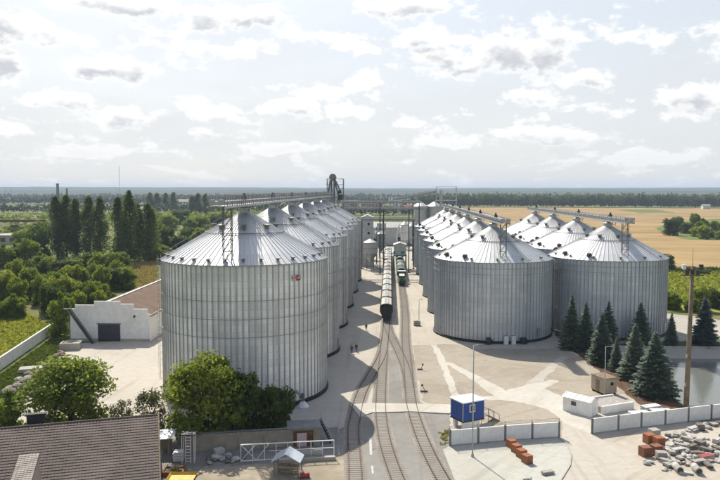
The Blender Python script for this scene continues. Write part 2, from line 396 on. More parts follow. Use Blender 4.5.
# ------------------------------------------------------------------ ground, fields, yard
def ground_mat():
    m, nt, b = nodes_of('ground soil and grass'); N, L = nt.nodes, nt.links
    tc = N.new('ShaderNodeTexCoord')
    def nz(s, d=6, rg=0.6):
        n = N.new('ShaderNodeTexNoise'); n.inputs['Scale'].default_value = s; n.inputs['Detail'].default_value = d; n.inputs['Roughness'].default_value = rg
        L.new(tc.outputs['Object'], n.inputs['Vector']); return n.outputs['Fac']
    def ramp(f, p0, c0, p1, c1):
        r = N.new('ShaderNodeValToRGB'); L.new(f, r.inputs[0]); e = r.color_ramp.elements
        e[0].position = p0; e[1].position = p1; e[0].color = (*c0, 1); e[1].color = (*c1, 1); return r.outputs[0]
    fine = ramp(nz(0.35, 8, 0.7), 0.3, (0.055, 0.085, 0.022), 0.72, (0.17, 0.19, 0.055))
    dry = ramp(nz(0.6, 6), 0.3, (0.15, 0.13, 0.06), 0.7, (0.27, 0.22, 0.11))
    f = ramp(nz(0.012, 5), 0.52, (0, 0, 0), 0.64, (1, 1, 1))
    mx = N.new('ShaderNodeMix'); mx.data_type = 'RGBA'; L.new(f, mx.inputs[0]); L.new(fine, mx.inputs[6]); L.new(dry, mx.inputs[7])
    L.new(mx.outputs[2], b.inputs['Base Color']); b.inputs['Roughness'].default_value = 0.95; b.inputs['Specular IOR Level'].default_value = 0.1
    bp = N.new('ShaderNodeBump'); bp.inputs['Strength'].default_value = 0.8; bp.inputs['Distance'].default_value = 0.3
    L.new(nz(1.2, 6, 0.7), bp.inputs['Height']); L.new(bp.outputs[0], b.inputs['Normal'])
    return m
def field_mat(name, c1, c2, stripe=None, rot=0.0, scale=0.02):
    m, nt, b = nodes_of(name); N, L = nt.nodes, nt.links
    tc = N.new('ShaderNodeTexCoord')
    mp = N.new('ShaderNodeMapping'); mp.inputs['Rotation'].default_value = (0, 0, rot); L.new(tc.outputs['Object'], mp.inputs[0])
    mp2 = N.new('ShaderNodeMapping'); mp2.inputs['Scale'].default_value = (0.12, 1.0, 1); L.new(mp.outputs[0], mp2.inputs[0])
    n1 = N.new('ShaderNodeTexNoise'); n1.inputs['Scale'].default_value = scale; n1.inputs['Detail'].default_value = 8; n1.inputs['Roughness'].default_value = 0.62
    L.new(mp2.outputs[0], n1.inputs['Vector'])
    n2 = N.new('ShaderNodeTexNoise'); n2.inputs['Scale'].default_value = scale * 0.45; n2.inputs['Detail'].default_value = 6; L.new(tc.outputs['Object'], n2.inputs['Vector'])
    av = N.new('ShaderNodeMath'); av.operation = 'MULTIPLY_ADD'; L.new(n1.outputs['Fac'], av.inputs[0]); av.inputs[1].default_value = 0.65
    h = N.new('ShaderNodeMath'); h.operation = 'MULTIPLY'; L.new(n2.outputs['Fac'], h.inputs[0]); h.inputs[1].default_value = 0.35; L.new(h.outputs[0], av.inputs[2])
    r = N.new('ShaderNodeValToRGB'); L.new(av.outputs[0], r.inputs[0]); e = r.color_ramp.elements
    e[0].position = 0.40; e[1].position = 0.60; e[0].color = (*c1, 1); e[1].color = (*c2, 1)
    L.new(r.outputs[0], b.inputs['Base Color']); b.inputs['Roughness'].default_value = 0.95; b.inputs['Specular IOR Level'].default_value = 0.08
    return m
M_ground = ground_mat()
M_wheat = field_mat('stubble field', (0.225, 0.152, 0.068), (0.37, 0.268, 0.130), rot=0.12, scale=0.045)
M_meadow = field_mat('meadow', (0.15, 0.18, 0.035), (0.28, 0.29, 0.07), scale=0.08)
M_greenf = field_mat('green crop', (0.10, 0.14, 0.045), (0.15, 0.18, 0.06), scale=0.03)
M_farland = field_mat('far land', (0.075, 0.09, 0.04), (0.20, 0.17, 0.09), scale=0.006)

# the pond is a real hole in the ground sheet
PXA, PXB, PYA, PYB = 46.5, 120.0, 110.5, 152.0
g = MB(); B = 12000.0
xs = [-B, PXA, PXB, B]; ys = [-3000.0, PYA, PYB, B]
gv = [(x, y, 0) for y in ys for x in xs]; gf = []
for j in range(3):
    for i in range(3):
        if (i, j) != (1, 1): gf.append((j * 4 + i, j * 4 + i + 1, (j + 1) * 4 + i + 1, (j + 1) * 4 + i))
g.add(gv, gf); struct('ground', g, M_ground, 'grassy ground reaching out to the horizon')

M_yard = paving('yard concrete', (0.45, 0.415, 0.355), (0.36, 0.325, 0.265), 0.35, 0.0)
M_tan = paving('worn asphalt tan', (0.355, 0.315, 0.255), (0.26, 0.225, 0.175), 0.5, 0.9, None, 0.75)
M_pale = paving('pale concrete track', (0.50, 0.475, 0.42), (0.40, 0.37, 0.31), 0.3, 0.5, None, 0.6)
M_asph = paving('grey asphalt', (0.255, 0.245, 0.225), (0.19, 0.18, 0.16), 0.5, 0.0, None, 0.7)
M_pad = paving('concrete pad', (0.45, 0.445, 0.395), (0.37, 0.355, 0.30), 0.3, 0.62, 6.0, 0.6)
M_bed = mat('ballast', (0.325, 0.30, 0.255), 0.97, 0, 0.2, 2.5, 0.5, 7.0, 0.1, big=(0.10, (0.20, 0.165, 0.13), 0.46, 0.68))
M_lot = paving('lot concrete', (0.45, 0.41, 0.345), (0.34, 0.30, 0.235), 0.4, 0.8, None, 0.7)
M_soil = mat('red brown soil', (0.135, 0.080, 0.052), 0.97, 0, 0.3, 1.0, 0.5, 4.0, 0.1)
M_dust = mat('dusty earth', (0.36, 0.31, 0.235), 0.97, 0, 0.18, 0.6, 0.3, 4.0, 0.1, big=(0.12, (0.25, 0.215, 0.155), 0.46, 0.66))
M_dirtpatch = mat('dark earth patch', (0.24, 0.205, 0.165), 0.97, 0, 0.25, 0.6, 0.3, 4.0, 0.1)

sheet('stubble_field', [(75, 300), (1500, 310), (1500, 1320), (60, 1390), (20, 420)], 0.05, M_wheat, 'ochre stubble field behind the right silos')
sheet('crop_strip', PX((618, 209.3), (655, 209.4), (676, 212.6), (640, 213.3)), 0.10, M_greenf, 'narrow strip of green crop in the stubble field')
sheet('meadow', PX((640, 269), (760, 268), (900, 285), (780, 316), (640, 312)), 0.09, M_meadow, 'yellow green meadow beyond the pond')
sheet('field_verge', PX((655, 228), (668, 222), (760, 216), (770, 240), (690, 240), (664, 233)), 0.10, M_greenf, 'grassy island in the stubble field')
sheet('access_road', PX((655, 312.5), (690, 316), (760, 325), (860, 350), (800, 345.0), (720, 339), (650, 334)), 0.03, M_conc, 'pale service road behind the pond')
sheet('yard', [G(-60, 470), G(-20, 415), G(12, 404), G(48, 378), G(64, 352), G(84, 343)] + [(-60, 154), (-48, 190), (-40, 300), (-30, 420), (28, 430), (36, 330), (70, 300), (70, 160), (46, 154), (46, 92), (60, 86), (60, 60), (-60, 60)], 0.02, M_yard, 'pale concrete yard around the silos')
sheet('worn_apron', PX((413, 345), (455, 344.5), (475, 349), (560, 349), (600, 365), (628, 394), (590, 398), (566, 418), (560, 432), (470, 420), (448, 408), (424, 402), (414, 372)), 0.024, M_tan, 'worn tan asphalt apron in front of the right silos')
sheet('pale_track', PX((431, 345), (437, 345), (447, 364), (461, 401), (453, 402), (441, 366)), 0.028, M_pale, 'pale concrete strip slanting across the apron')
sheet('pale_track', PX((443, 362), (450, 362.5), (478, 376), (506, 391), (526, 385), (553, 380), (559, 381), (545, 389), (566, 398), (574, 405), (600, 420), (590, 434), (566, 424), (548, 410), (524, 403), (500, 400), (470, 400), (466, 398), (494, 396), (470, 379)), 0.032, M_pale, 'forked pale concrete tracks meeting on the apron')
sheet('pale_track', PX((515, 392), (560, 357), (568, 357), (530, 392)), 0.028, M_conc, 'faint pale track running to the silo base')
sheet('grey_apron', PX((500, 405), (524, 404), (552, 416), (560, 428), (562, 437), (500, 441), (486, 416)), 0.036, M_tan, 'grey brown patch of apron behind the fence')
sheet('rail_yard', PX((340, 480), (338, 430), (372, 414), (374, 392), (381, 350), (400, 350), (412, 380), (420, 402), (450, 414), (449, 446), (470, 500), (340, 520)), 0.026, M_asph, 'grey asphalt between the railway tracks')
sheet('service_yard', PX((150, 520), (165, 440), (330, 428), (338, 427), (339, 520)), 0.028, M_asph, 'grey yard behind the tiled house')
sheet('dusty_lot', PX((180, 520), (200, 470), (300, 462), (345, 455), (346, 520)), 0.030, M_dust, 'dusty lot by the gate')
sheet('concrete_pad', PX((443, 450), (449, 446.5), (559, 438.5), (567, 444), (571, 456), (570, 466), (560, 482), (545, 520), (470, 520)), 0.034, M_pad, 'pale concrete pad with a rounded corner')
sheet('storage_lot', PX((592, 436), (760, 415), (850, 404.5), (980, 470), (980, 520), (600, 520), (640, 452)), 0.030, M_lot, 'pale lot strewn with building material')
sheet('soil_strip', PX((554, 333), (563, 344), (596, 369), (628, 396), (660, 418), (686, 411), (668, 392), (650, 380), (600, 346), (572, 333)), 0.040, M_soil, 'red brown soil strip under the spruces')
lc = MB(); lc.prism(PX((350, 405.5), (371, 404), (449, 405.5), (464, 408.5), (449, 414.5), (410, 412.5), (372, 413.5), (360, 418)), 0.0, 0.185); struct('level_crossing', lc, M_pale, 'pale concrete level crossing over the tracks')
for (a, b_, c, d) in (((369, 438), (371.5, 438), (372.2, 455), (369.8, 455)), ((371, 466), (373, 466), (373.8, 474), (372, 474))):
    sheet('paint_dash', PX(a, b_, c, d), 0.033, mat('worn road paint', (0.55, 0.54, 0.51), 0.9, 0, 0.3, 1.5, c2=(0.30, 0.29, 0.265)))
# kerb round the pad, with a real step
kb = MB(); kp = [G(x, y) for x, y in ((559, 438.5), (567, 444), (571, 456), (570, 466), (560, 482), (548, 505))]
for a, b_ in zip(kp, kp[1:]): kb.beam((a.x, a.y, 0.07), (b_.x, b_.y, 0.07), 0.18, 0.14)
struct('kerb', kb, M_concrete_wall, 'kerb round the rounded pad corner')

# pond
M_water, nt, b = nodes_of('pond water')
b.inputs['Base Color'].default_value = (0.15, 0.16, 0.145, 1); b.inputs['Roughness'].default_value = 0.06; b.inputs['IOR'].default_value = 1.33
n1 = nt.nodes.new('ShaderNodeTexNoise'); n1.inputs['Scale'].default_value = 1.1; n1.inputs['Detail'].default_value = 4
tc = nt.nodes.new('ShaderNodeTexCoord'); nt.links.new(tc.outputs['Object'], n1.inputs['Vector'])
bp = nt.nodes.new('ShaderNodeBump'); bp.inputs['Strength'].default_value = 0.5; bp.inputs['Distance'].default_value = 0.06
nt.links.new(n1.outputs['Fac'], bp.inputs['Height']); nt.links.new(bp.outputs[0], b.inputs['Normal'])
sheet('pond_water', [(PXA, PYA), (PXB, PYA), (PXB, PYB), (PXA, PYB)], -1.5, M_water, 'grey pond water beside the spruces')
pk = MB()
o_ = [(PXA, PYA), (PXB, PYA), (PXB, PYB), (PXA, PYB)]; i_ = [(PXA + 2, PYA + 2), (PXB - 3, PYA + 2), (PXB - 3, PYB - 4.2), (PXA + 2, PYB - 4.2)]
pk.add([(*p, 0.0) for p in o_] + [(*p, -1.7) for p in i_], [(k, (k + 1) % 4, (k + 1) % 4 + 4, k + 4) for k in range(4)])
struct('pond_bank', pk, M_conc, 'sloped concrete bank round the pond')
kb = MB(); kb.box((PXA + PXB) / 2, PYB + 0.3, 0.12, PXB - PXA, 0.5, 0.30); struct('pond_kerb', kb, M_concrete_wall, 'concrete coping along the far pond bank')

# distant hills
def hills(name, y0, hmin, hmax, mat_, seed, label, x0=-9000, x1=9000, depth=1500):
    rnd = random.Random(seed); n = 220; ph = [rnd.uniform(0, 6.28) for _ in range(6)]
    mb = MB(); vs = []; rows = 5
    for j in range(rows):
        for i in range(n + 1):
            x = x0 + (x1 - x0) * i / n
            h = 0.5 + 0.5 * (0.5 * math.sin(x / 2100 + ph[0]) + 0.3 * math.sin(x / 900 + ph[1]) + 0.2 * math.sin(x / 390 + ph[2]))
            h = hmin + (hmax - hmin) * h + 1.2 * math.sin(x / 60 + ph[3]) + 0.9 * rnd.uniform(-1, 1)
            k = (0.0, 0.55, 0.85, 1.0, 0.9)[j]
            vs.append((x, y0 + depth * j / (rows - 1) + rnd.uniform(-30, 30), -0.5 + h * k))
    fs = [(j * (n + 1) + i, j * (n + 1) + i + 1, (j + 1) * (n + 1) + i + 1, (j + 1) * (n + 1) + i) for j in range(rows - 1) for i in range(n)]
    mb.add(vs, fs); return struct(name, mb, mat_, label, True)
M_hill = field_mat('forested hill', (0.016, 0.026, 0.016), (0.035, 0.048, 0.026), scale=0.01)
M_hill2 = field_mat('hill fields', (0.022, 0.034, 0.018), (0.07, 0.075, 0.045), scale=0.006)
hills('hills', 3600, 22, 38, M_hill2, 3, 'low near hills on the horizon')
hills('hills', 5600, 50, 70, M_hill, 5, 'long blue ridge on the horizon', -11500, 11500, 2000)

# ------------------------------------------------------------------ silos
RS, NST, NRP = 13.7, 92, 80
def uv_cyl(me, rad, wall=True):
    uv = me.uv_layers.new(name='UVMap')
    for p in me.polygons:
        a = [math.atan2(me.vertices[v].co.y, me.vertices[v].co.x) % (2 * math.pi) for v in p.vertices]
        if max(a) - min(a) > math.pi: a = [q + 2 * math.pi if q < math.pi else q for q in a]
        for li, q in zip(p.loop_indices, a):
            co = me.vertices[me.loops[li].vertex_index].co
            uv.data[li].uv = (q * rad, co.z if wall else math.hypot(co.x, co.y) * 1.15)
def roof_pt(r, eave, peak, dz=0.0): return peak - (peak - eave) * (r / (RS + 0.12)) + dz
SILO = {}
def silo_meshes(key, eave, peak, Mw, Mst):
    d = {}
    wl = MB(); n = NST * 2; vs = []
    for z in (0.55, eave):
        for i in range(n): q = 2 * math.pi * i / n; vs.append((RS * math.cos(q), RS * math.sin(q), z))
    wl.add(vs, [(i, (i + 1) % n, (i + 1) % n + n, i + n) for i in range(n)])
    d['wall'] = wl.mesh('wall', Mw, True); uv_cyl(d['wall'], RS)
    fo = MB(); fo.lathe([(RS + 0.35, -0.1), (RS + 0.35, 0.45), (RS - 0.1, 0.60)], 96); d['foundation'] = fo.mesh('foundation', M_black)
    st = MB(); h = eave - 0.65
    st.box(RS + 0.07, 0, 0.6 + h / 2, 0.16, 0.11, h); st.box(RS + 0.012, 0, 0.6 + h / 2, 0.02, 0.30, h)
    d['stiffener'] = st.mesh('stiffener', Mst)
    # roof panel: a wedge with a standing rib on one edge
    rp = MB(); a = math.pi / NRP; r0, r1 = 0.85, RS + 0.28
    def P(r, q, dz): return (r * math.cos(q), r * math.sin(q), roof_pt(r, eave, peak) + dz)
    rs = [r0, (r0 + r1) / 2, r1]
    vs = []
    for r in rs: vs += [P(r, -a, 0.0), P(r, a, 0.0)]
    vs += [P(r1, -a, -0.10), P(r1, a, -0.10)]
    rp.add(vs, [(0, 2, 3, 1), (2, 4, 5, 3), (4, 6, 7, 5)])
    for q in (-a,):
        w = 0.05
        e = []
        for r in (r0, r1):
            s = w / r
            e += [P(r, q - s, 0.0), P(r, q - s * 0.5, 0.11), P(r, q + s * 0.5, 0.11), P(r, q + s, 0.0)]
        rp.add(e, [(0, 1, 5, 4), (1, 2, 6, 5), (2, 3, 7, 6), (4, 5, 6, 7)])
    d['panel'] = rp.mesh('roof_panel', M_roof); uv_cyl(d['panel'], 6.0, False)
    cp = MB(); cp.lathe([(1.05, roof_pt(1.05, eave, peak, -0.05)), (1.05, peak + 0.30), (0.75, peak + 0.42), (0.55, peak + 0.45)], 20); d['cap'] = cp.mesh('peak_cap', M_galv)
    ev = MB(); 
    for k in range(2): ev.lathe([(RS + 0.14, eave - 0.14), (RS + 0.30, eave - 0.14), (RS + 0.30, eave - 0.02), (RS + 0.14, eave - 0.02)], 92, cap=False)
    d['eave'] = ev.mesh('eave_ring', M_galv)
    rg = MB(); rg.lathe([(RS + 0.16, -0.04), (RS + 0.23, -0.04), (RS + 0.23, 0.04), (RS + 0.16, 0.04), (RS + 0.16, -0.04)], 92, cap=False); d['ring'] = rg.mesh('wind_ring', M_ring)
    rr = MB(); q = 6.6; z = roof_pt(q, eave, peak, 0.16)
    rr.lathe([(q - 0.05, z - 0.05), (q + 0.05, z - 0.07), (q + 0.05, z + 0.03), (q - 0.05, z + 0.05), (q - 0.05, z - 0.05)], 64, cap=False); d['hoop'] = rr.mesh('roof_hoop', M_galvd)
    vt = MB(); sl_ = -math.atan((peak - eave) / RS)
    vt.box(0, 0, 0.18, 0.42, 0.42, 0.5); vt.add([(-.34, -.36, .43), (.44, -.36, .36), (.44, .36, .36), (-.34, .36, .43), (-.34, -.36, .60), (.44, -.36, .52), (.44, .36, .52), (-.34, .36, .60)], [(3, 2, 1, 0), (4, 5, 6, 7), (0, 1, 5, 4), (1, 2, 6, 5), (2, 3, 7, 6), (3, 0, 4, 7)])
    d['vent'] = vt.mesh('roof_vent', M_vent)
    fn = MB(); fn.tube((0, -0.45, 0.55), (0, 0.45, 0.55), 0.52, n=14); fn.box(0.45, 0, 0.38, 0.8, 0.5, 0.5); fn.box(0, 0, 0.1, 0.7, 0.8, 0.3); fn.tube((0, 0.45, 0.55), (0, 0.8, 0.55), 0.22, n=10)
    d['fan'] = fn.mesh('roof_fan', M_fan)
    # joined versions for the far silos
    ja = MB()
    for i in range(NST):
        q = 2 * math.pi * i / NST; c, s = math.cos(q), math.sin(q)
        ja.add([(x * c - y * s, x * s + y * c, zz) for x, y, zz in [tuple(v.co) for v in d['stiffener'].vertices]], [tuple(p.vertices) for p in d['stiffener'].polygons])
    d['stiff_all'] = ja.mesh('wall_stiffeners', Mst)
    jb = MB()
    for i in range(NRP):
        q = 2 * math.pi * i / NRP; c, s = math.cos(q), math.sin(q)
        jb.add([(x * c - y * s, x * s + y * c, zz) for x, y, zz in [tuple(v.co) for v in d['panel'].vertices]], [tuple(p.vertices) for p in d['panel'].polygons])
    d['roof_all'] = jb.mesh('roof', M_roof); uv_cyl(d['roof_all'], 6.0, False)
    # caged wall ladder
    ld = MB()
    for sx in (-0.22, 0.22): ld.beam((RS + 0.30, sx, 0.8), (RS + 0.30, sx, eave + 0.9), 0.05)
    z = 1.0
    while z < eave: ld.beam((RS + 0.30, -0.22, z), (RS + 0.30, 0.22, z), 0.035); z += 0.45
    z = 3.0
    while z < eave + 0.8:
        pts = [(RS + 0.30, -0.3, z), (RS + 0.72, -0.35, z), (RS + 0.95, 0, z), (RS + 0.72, 0.35, z), (RS + 0.30, 0.3, z)]
        for a_, b_ in zip(pts, pts[1:]): ld.beam(a_, b_, 0.04)
        z += 1.1
    for y in (-0.35, 0, 0.35): ld.beam((RS + (0.95 if y == 0 else 0.72), y, 3.0), (RS + (0.95 if y == 0 else 0.72), y, eave + 0.8), 0.035)
    d['ladder'] = ld.mesh('wall_ladder', M_galv)
    rl = MB()
    for sx in (-0.25, 0.25): rl.beam((1.2, sx, roof_pt(1.2, eave, peak, 0.2)), (RS, sx, roof_pt(RS, eave, peak, 0.2)), 0.05)
    r = 1.4
    while r < RS: rl.beam((r, -0.25, roof_pt(r, eave, peak, 0.2)), (r, 0.25, roof_pt(r, eave, peak, 0.2)), 0.05); r += 0.4
    for sx in (-0.3,): 
        rl.beam((1.2, sx, roof_pt(1.2, eave, peak, 1.0)), (RS, sx, roof_pt(RS, eave, peak, 1.0)), 0.04)
        for k in range(7): r = 1.5 + k * 2; rl.beam((r, sx, roof_pt(r, eave, peak, 0.1)), (r, sx, roof_pt(r, eave, peak, 1.0)), 0.04)
    d['roof_ladder'] = rl.mesh('roof_ladder', M_galv)
    dr = MB(); dr.box(RS + 0.22, 0, 2.0, 0.10, 0.9, 1.9); dr.box(RS + 0.30, 0.3, 2.0, 0.06, 0.08, 0.3); d['door'] = dr.mesh('access_hatch', M_galv)
    SILO[key] = d; return d
def silo(key, cx, cy, eave, peak, detail, label, group, rings, nvent, fans, ladder_az, rz=0.0):
    d = SILO[key]; t = thing('grain_silo', label, 'silo', (cx, cy, 0.02), rz, group)
    link('wall', d['wall'], t); link('foundation', d['foundation'], t); link('eave_ring', d['eave'], t); link('peak_cap', d['cap'], t); link('roof_hoop', d['hoop'], t)
    if detail:
        for i in range(NST):
            o = link('stiffener', d['stiffener'], t); o.rotation_euler = (0, 0, 2 * math.pi * (i + 0.5) / NST)
        for i in range(NRP):
            o = link('roof_panel', d['panel'], t); o.rotation_euler = (0, 0, 2 * math.pi * i / NRP)
    else:
        o = link('wall_stiffeners', d['stiff_all'], t); o['kind'] = 'stuff'; o.rotation_euler = (0, 0, math.pi / NST)
        link('roof', d['roof_all'], t)
    for z in rings:
        o = link('wind_ring', d['ring'], t); o.location = (0, 0, z)
    sl_ = math.atan((peak - eave) / RS)
    def put(mesh, name, r, q, sc=1.0):
        o = link(name, mesh, t); o.location = (r * math.cos(q), r * math.sin(q), roof_pt(r, eave, peak, -0.05)); o.rotation_euler = (0, 0, q); o.scale = (sc, sc, sc)
    for i in range(nvent): put(d['vent'], 'roof_vent', RS - 0.75, 2 * math.pi * (i + 0.35) / nvent, 0.8)
    for i in range(8): put(d['vent'], 'roof_vent', 5.2, 2 * math.pi * (i + 0.2) / 8, 1.25)
    for q in fans: put(d['fan'], 'roof_fan', RS - 1.2, q, 0.85)
    o = link('wall_ladder', d['ladder'], t); o.rotation_euler = (0, 0, ladder_az)
    o = link('roof_ladder', d['roof_ladder'], t); o.rotation_euler = (0, 0, ladder_az)
    o = link('access_hatch', d['door'], t); o.rotation_euler = (0, 0, ladder_az + 0.25)
    return t
EL, PL = 22.6, 30.7
ER, PR = 18.0, 25.7
silo_meshes('L', EL, PL, M_wallL, M_stiffL)
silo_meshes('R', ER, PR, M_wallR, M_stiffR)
LX, LY0, LSP = -24.6, 118.0, 29.0
R1X, R1Y0, RSP = 24.6, 168.0, 28.7
R2X, R2Y0 = 52.9, 172.5
ordn = ['nearest', 'second', 'third', 'fourth', 'fifth', 'farthest']
for k in range(6):
    lab = 'nearest and largest pale steel silo of the left row, red sign under its eave' if k == 0 else \
          '%s pale steel grain silo counting from the camera in the left row' % ordn[k]
    t = silo('L', LX, LY0 + LSP * k, EL, PL, k < 2, lab, 'silos of the left row', (17.1, 14.3, 11.5), 30, [], R(-20) if k else R(205))
    if k == 0:
        sg = MB(); q = math.atan2(-9.2, 9.6)
        for (dq, w, mm) in ((-0.035, 0.66, M_pink), (0.020, 0.80, M_red)):
            s = MB(); s.box(RS + 0.28, 0, EL - 2.35, 0.06, w, 0.85); o = s.build('sign_plate', mm, t); o.rotation_euler = (0, 0, q + dq)
            s2 = MB(); s2.box(RS + 0.32, 0, EL - 2.35, 0.03, w * 0.5, 0.16); s2.box(RS + 0.32, w * 0.2, EL - 2.2, 0.03, 0.12, 0.45); oo = s2.build('lettering', M_white2 if mm is M_red else M_red, o)
for k in range(6):
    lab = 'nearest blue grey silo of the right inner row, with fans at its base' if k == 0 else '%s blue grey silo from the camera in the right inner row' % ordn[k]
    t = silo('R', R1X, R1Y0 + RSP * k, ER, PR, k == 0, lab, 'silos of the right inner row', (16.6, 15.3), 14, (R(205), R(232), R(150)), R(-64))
    if k == 0:
        for q, wdt, mm in ((R(-86), 0.9, M_white2), (R(-79.5), 0.9, M_white2)):
            s = MB(); s.box(RS + 0.9, 0, 1.0, 0.9, wdt, 1.9); s.box(RS + 0.55, 0, 1.5, 0.9, wdt * 0.7, 0.9); o = s.build('air_duct', mm, t); o.rotation_euler = (0, 0, q)
        for q in (R(-101), R(-70)):
            s = MB(); s.tube((RS + 0.9, -0.5, 0.75), (RS + 0.9, 0.5, 0.75), 0.72, n=18); s.tube((RS + 0.9, 0.5, 0.75), (RS + 0.9, 0.95, 0.75), 0.3, n=12); s.box(RS + 0.35, 0, 0.9, 1.0, 0.6, 0.6); s.box(RS + 0.9, 0, 0.12, 1.2, 1.2, 0.22)
            o = s.build('aeration_fan', M_dark, t, True); o.rotation_euler = (0, 0, q)
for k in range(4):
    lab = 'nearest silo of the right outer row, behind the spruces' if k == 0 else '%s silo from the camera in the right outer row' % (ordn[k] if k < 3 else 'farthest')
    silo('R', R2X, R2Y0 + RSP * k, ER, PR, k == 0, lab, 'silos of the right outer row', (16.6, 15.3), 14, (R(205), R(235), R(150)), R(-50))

# small aeration blower in front of the nearest left silo
t = thing('aeration_blower', 'white aeration blower at the foot of the nearest left silo', 'blower', G(303, 407), R(30))
mb = MB(); mb.lathe([(1.0, 0), (0.95, 0.15), (0.45, 0.75), (0.25, 0.95)], 20); mb.build('hood', M_white2, t, True)
mb = MB(); mb.tube((0, 0, 0.8), (0, 0, 2.2), 0.28, n=12); mb.box(0, 0.2, 1.6, 0.6, 0.5, 0.5); mb.build('motor', M_galvd, t)
mb = MB(); mb.tube((0, 0, 1.7), (-0.6, 1.6, 2.3), 0.24, n=10); mb.build('duct', M_galv, t)

# galleries over the rows
def gallery(x, y0, y1, z, w, label, motors, posts, post_base, rh=1.62):
    t = thing('conveyor_gallery', label, 'conveyor bridge', (x, y0, z)); L_ = y1 - y0
    mb = MB(); mb.box(0, L_ / 2, 0.06, w, L_, 0.06)
    for s in (-1, 1): mb.beam((s * w / 2, 0, -0.12), (s * w / 2, L_, -0.12), 0.16, 0.26)
    mb.build('deck', M_galv, t)
    mb = MB()
    for s in (-0.25, 0.25):
        mb.beam((s * w, 0.3, 0.50), (s * w, L_, 0.50), 0.50, 0.55)
    mb.build('conveyor_casing', M_galv, t)
    for s in (-1, 1):
        mb = MB(); xx = s * w / 2
        for zz in (rh * .46, rh): mb.beam((xx, 0, zz), (xx, L_, zz), 0.09)
        n = int(L_ / 1.6)
        for i in range(n + 1): mb.beam((xx, L_ * i / n, 0.05), (xx, L_ * i / n, rh + .03), 0.08)
        for i in range(n): 
            a, b_ = (0.05, rh - .02) if i % 2 else (rh - .02, 0.05)
            mb.beam((xx, L_ * i / n, a), (xx, L_ * (i + 1) / n, b_), 0.07)
        mb.build('lattice_railing', M_gal2, t)
    mb = MB()
    for z_ in (0.1, rh * .46, rh): mb.beam((-w / 2, 0, z_), (w / 2, 0, z_), 0.07)
    for s in (-0.25, 0.25): mb.box(s * w, 0.5, 0.62, 0.75, 0.9, 0.8)
    mb.build('end_frame', M_galv, t)
    for my in motors:
        mb = MB(); mb.box(0, my - y0, 1.0, 0.7, 0.9, 0.7); mb.tube((0, my - y0, 1.3), (0, my - y0, 1.85), 0.22, n=10); mb.build('drive_motor', M_dark, t)
        mb = MB(); mb.tube((0, my - y0 + 1.4, 0.0), (0, my - y0 + 1.4, post_base[1] - z + 0.35), 0.55, 0.45, n=12); mb.build('drop_spout', M_galv, t)
        for s in (-1, 1):
            for dy in (-1.7, 1.7):
                mb = MB(); mb.beam((s * w / 2, my - y0 + dy, -0.1), (s * 0.9, my - y0 + dy * 0.45, post_base[1] - z - 0.2), 0.12); mb.build('support_leg', M_galvd, t)
    # lattice support near the end
    for (py, zb) in posts:
        mb = MB(); yy = py - y0
        for sx in (-0.65, 0.65):
            for dy in (-0.4, 0.4): mb.beam((sx, yy + dy, zb - z - 0.6), (sx, yy + dy, 0), 0.13)
        zz = zb - z; n = max(2, int(-zz / 1.5)); st = -zz / n
        for i in range(n):
            for dy in (-0.4, 0.4):
                mb.beam((-0.65, yy + dy, zz + i * st), (0.65, yy + dy, zz + (i + 1) * st), 0.08); mb.beam((-0.65, yy + dy, zz + i * st), (0.65, yy + dy, zz + i * st), 0.08)
        mb.build('lattice_post', M_galvd, t)
    return t
gallery(LX - 0.1, 98.5, 283.0, 31.6, 2.6, 'long lattice conveyor gallery over the left row of silos', [LY0 + LSP * k for k in range(6)], [(105.4, EL + 0.4)], (0, PL))
gallery(R1X + 0.6, 153.5, 330.0, 26.7, 2.0, 'grey conveyor gallery over the right inner row of silos', [R1Y0 + RSP * k for k in range(6)], [(156.5, ER + 0.8)], (0, PR), 1.05)
gallery(R2X + 0.6, 158.5, 270.0, 26.7, 2.0, 'grey conveyor gallery over the right outer row of silos', [R2Y0 + RSP * k for k in range(4)], [(161.5, ER + 0.9)], (0, PR), 1.05)
# riser pipes between the two right rows
t = thing('riser_pipes', 'tall pale riser pipes between the two nearest right silos', 'pipe', (38.75, 167.5, 0))
for dx in (-0.35, 0.35):
    mb = MB(); mb.tube((dx, 0, 0), (dx, 0, 17.6), 0.22, n=10); mb.build('pipe', M_conc, t, True)
for z in (6, 11, 15.2, 17.0):
    mb = MB(); mb.beam((-0.7, 0, z), (3.2, 0.3, z + 0.2), 0.12); mb.build('bracket', M_galv, t)

# ------------------------------------------------------------------ plant machinery at the end of the rows
def lattice_tower(t, w, d, h, seg, mt=M_galvd, leg=0.22):
    for sx in (-1, 1):
        for sy in (-1, 1):
            mb = MB(); mb.beam((sx * w / 2, sy * d / 2, 0), (sx * w / 2, sy * d / 2, h), leg); mb.build('tower_leg', mt, t)
    mb = MB(); n = int(h / seg)
    for i in range(n):
        z0, z1 = i * h / n, (i + 1) * h / n
        for (a, b_) in (((-1, -1), (1, -1)), ((1, -1), (1, 1)), ((1, 1), (-1, 1)), ((-1, 1), (-1, -1))):
            A = (a[0] * w / 2, a[1] * d / 2); Bp = (b_[0] * w / 2, b_[1] * d / 2)
            mb.beam((*A, z1), (*Bp, z1), 0.12)
            if i % 2: mb.beam((*A, z0), (*Bp, z1), 0.09)
            else: mb.beam((*Bp, z0), (*A, z1), 0.09)
    mb.build('bracing', mt, t)
t = thing('elevator_tower', 'dark bucket elevator tower rising at the far end of the left row', 'elevator', (-22.4, 287.5, 0))
lattice_tower(t, 6.6, 4.0, 38.6, 3.6)
for dx in (-1.6, -0.5):
    mb = MB(); mb.box(dx, 0, 19, 0.7, 1.1, 38); mb.build('elevator_trunk', M_galvd, t)
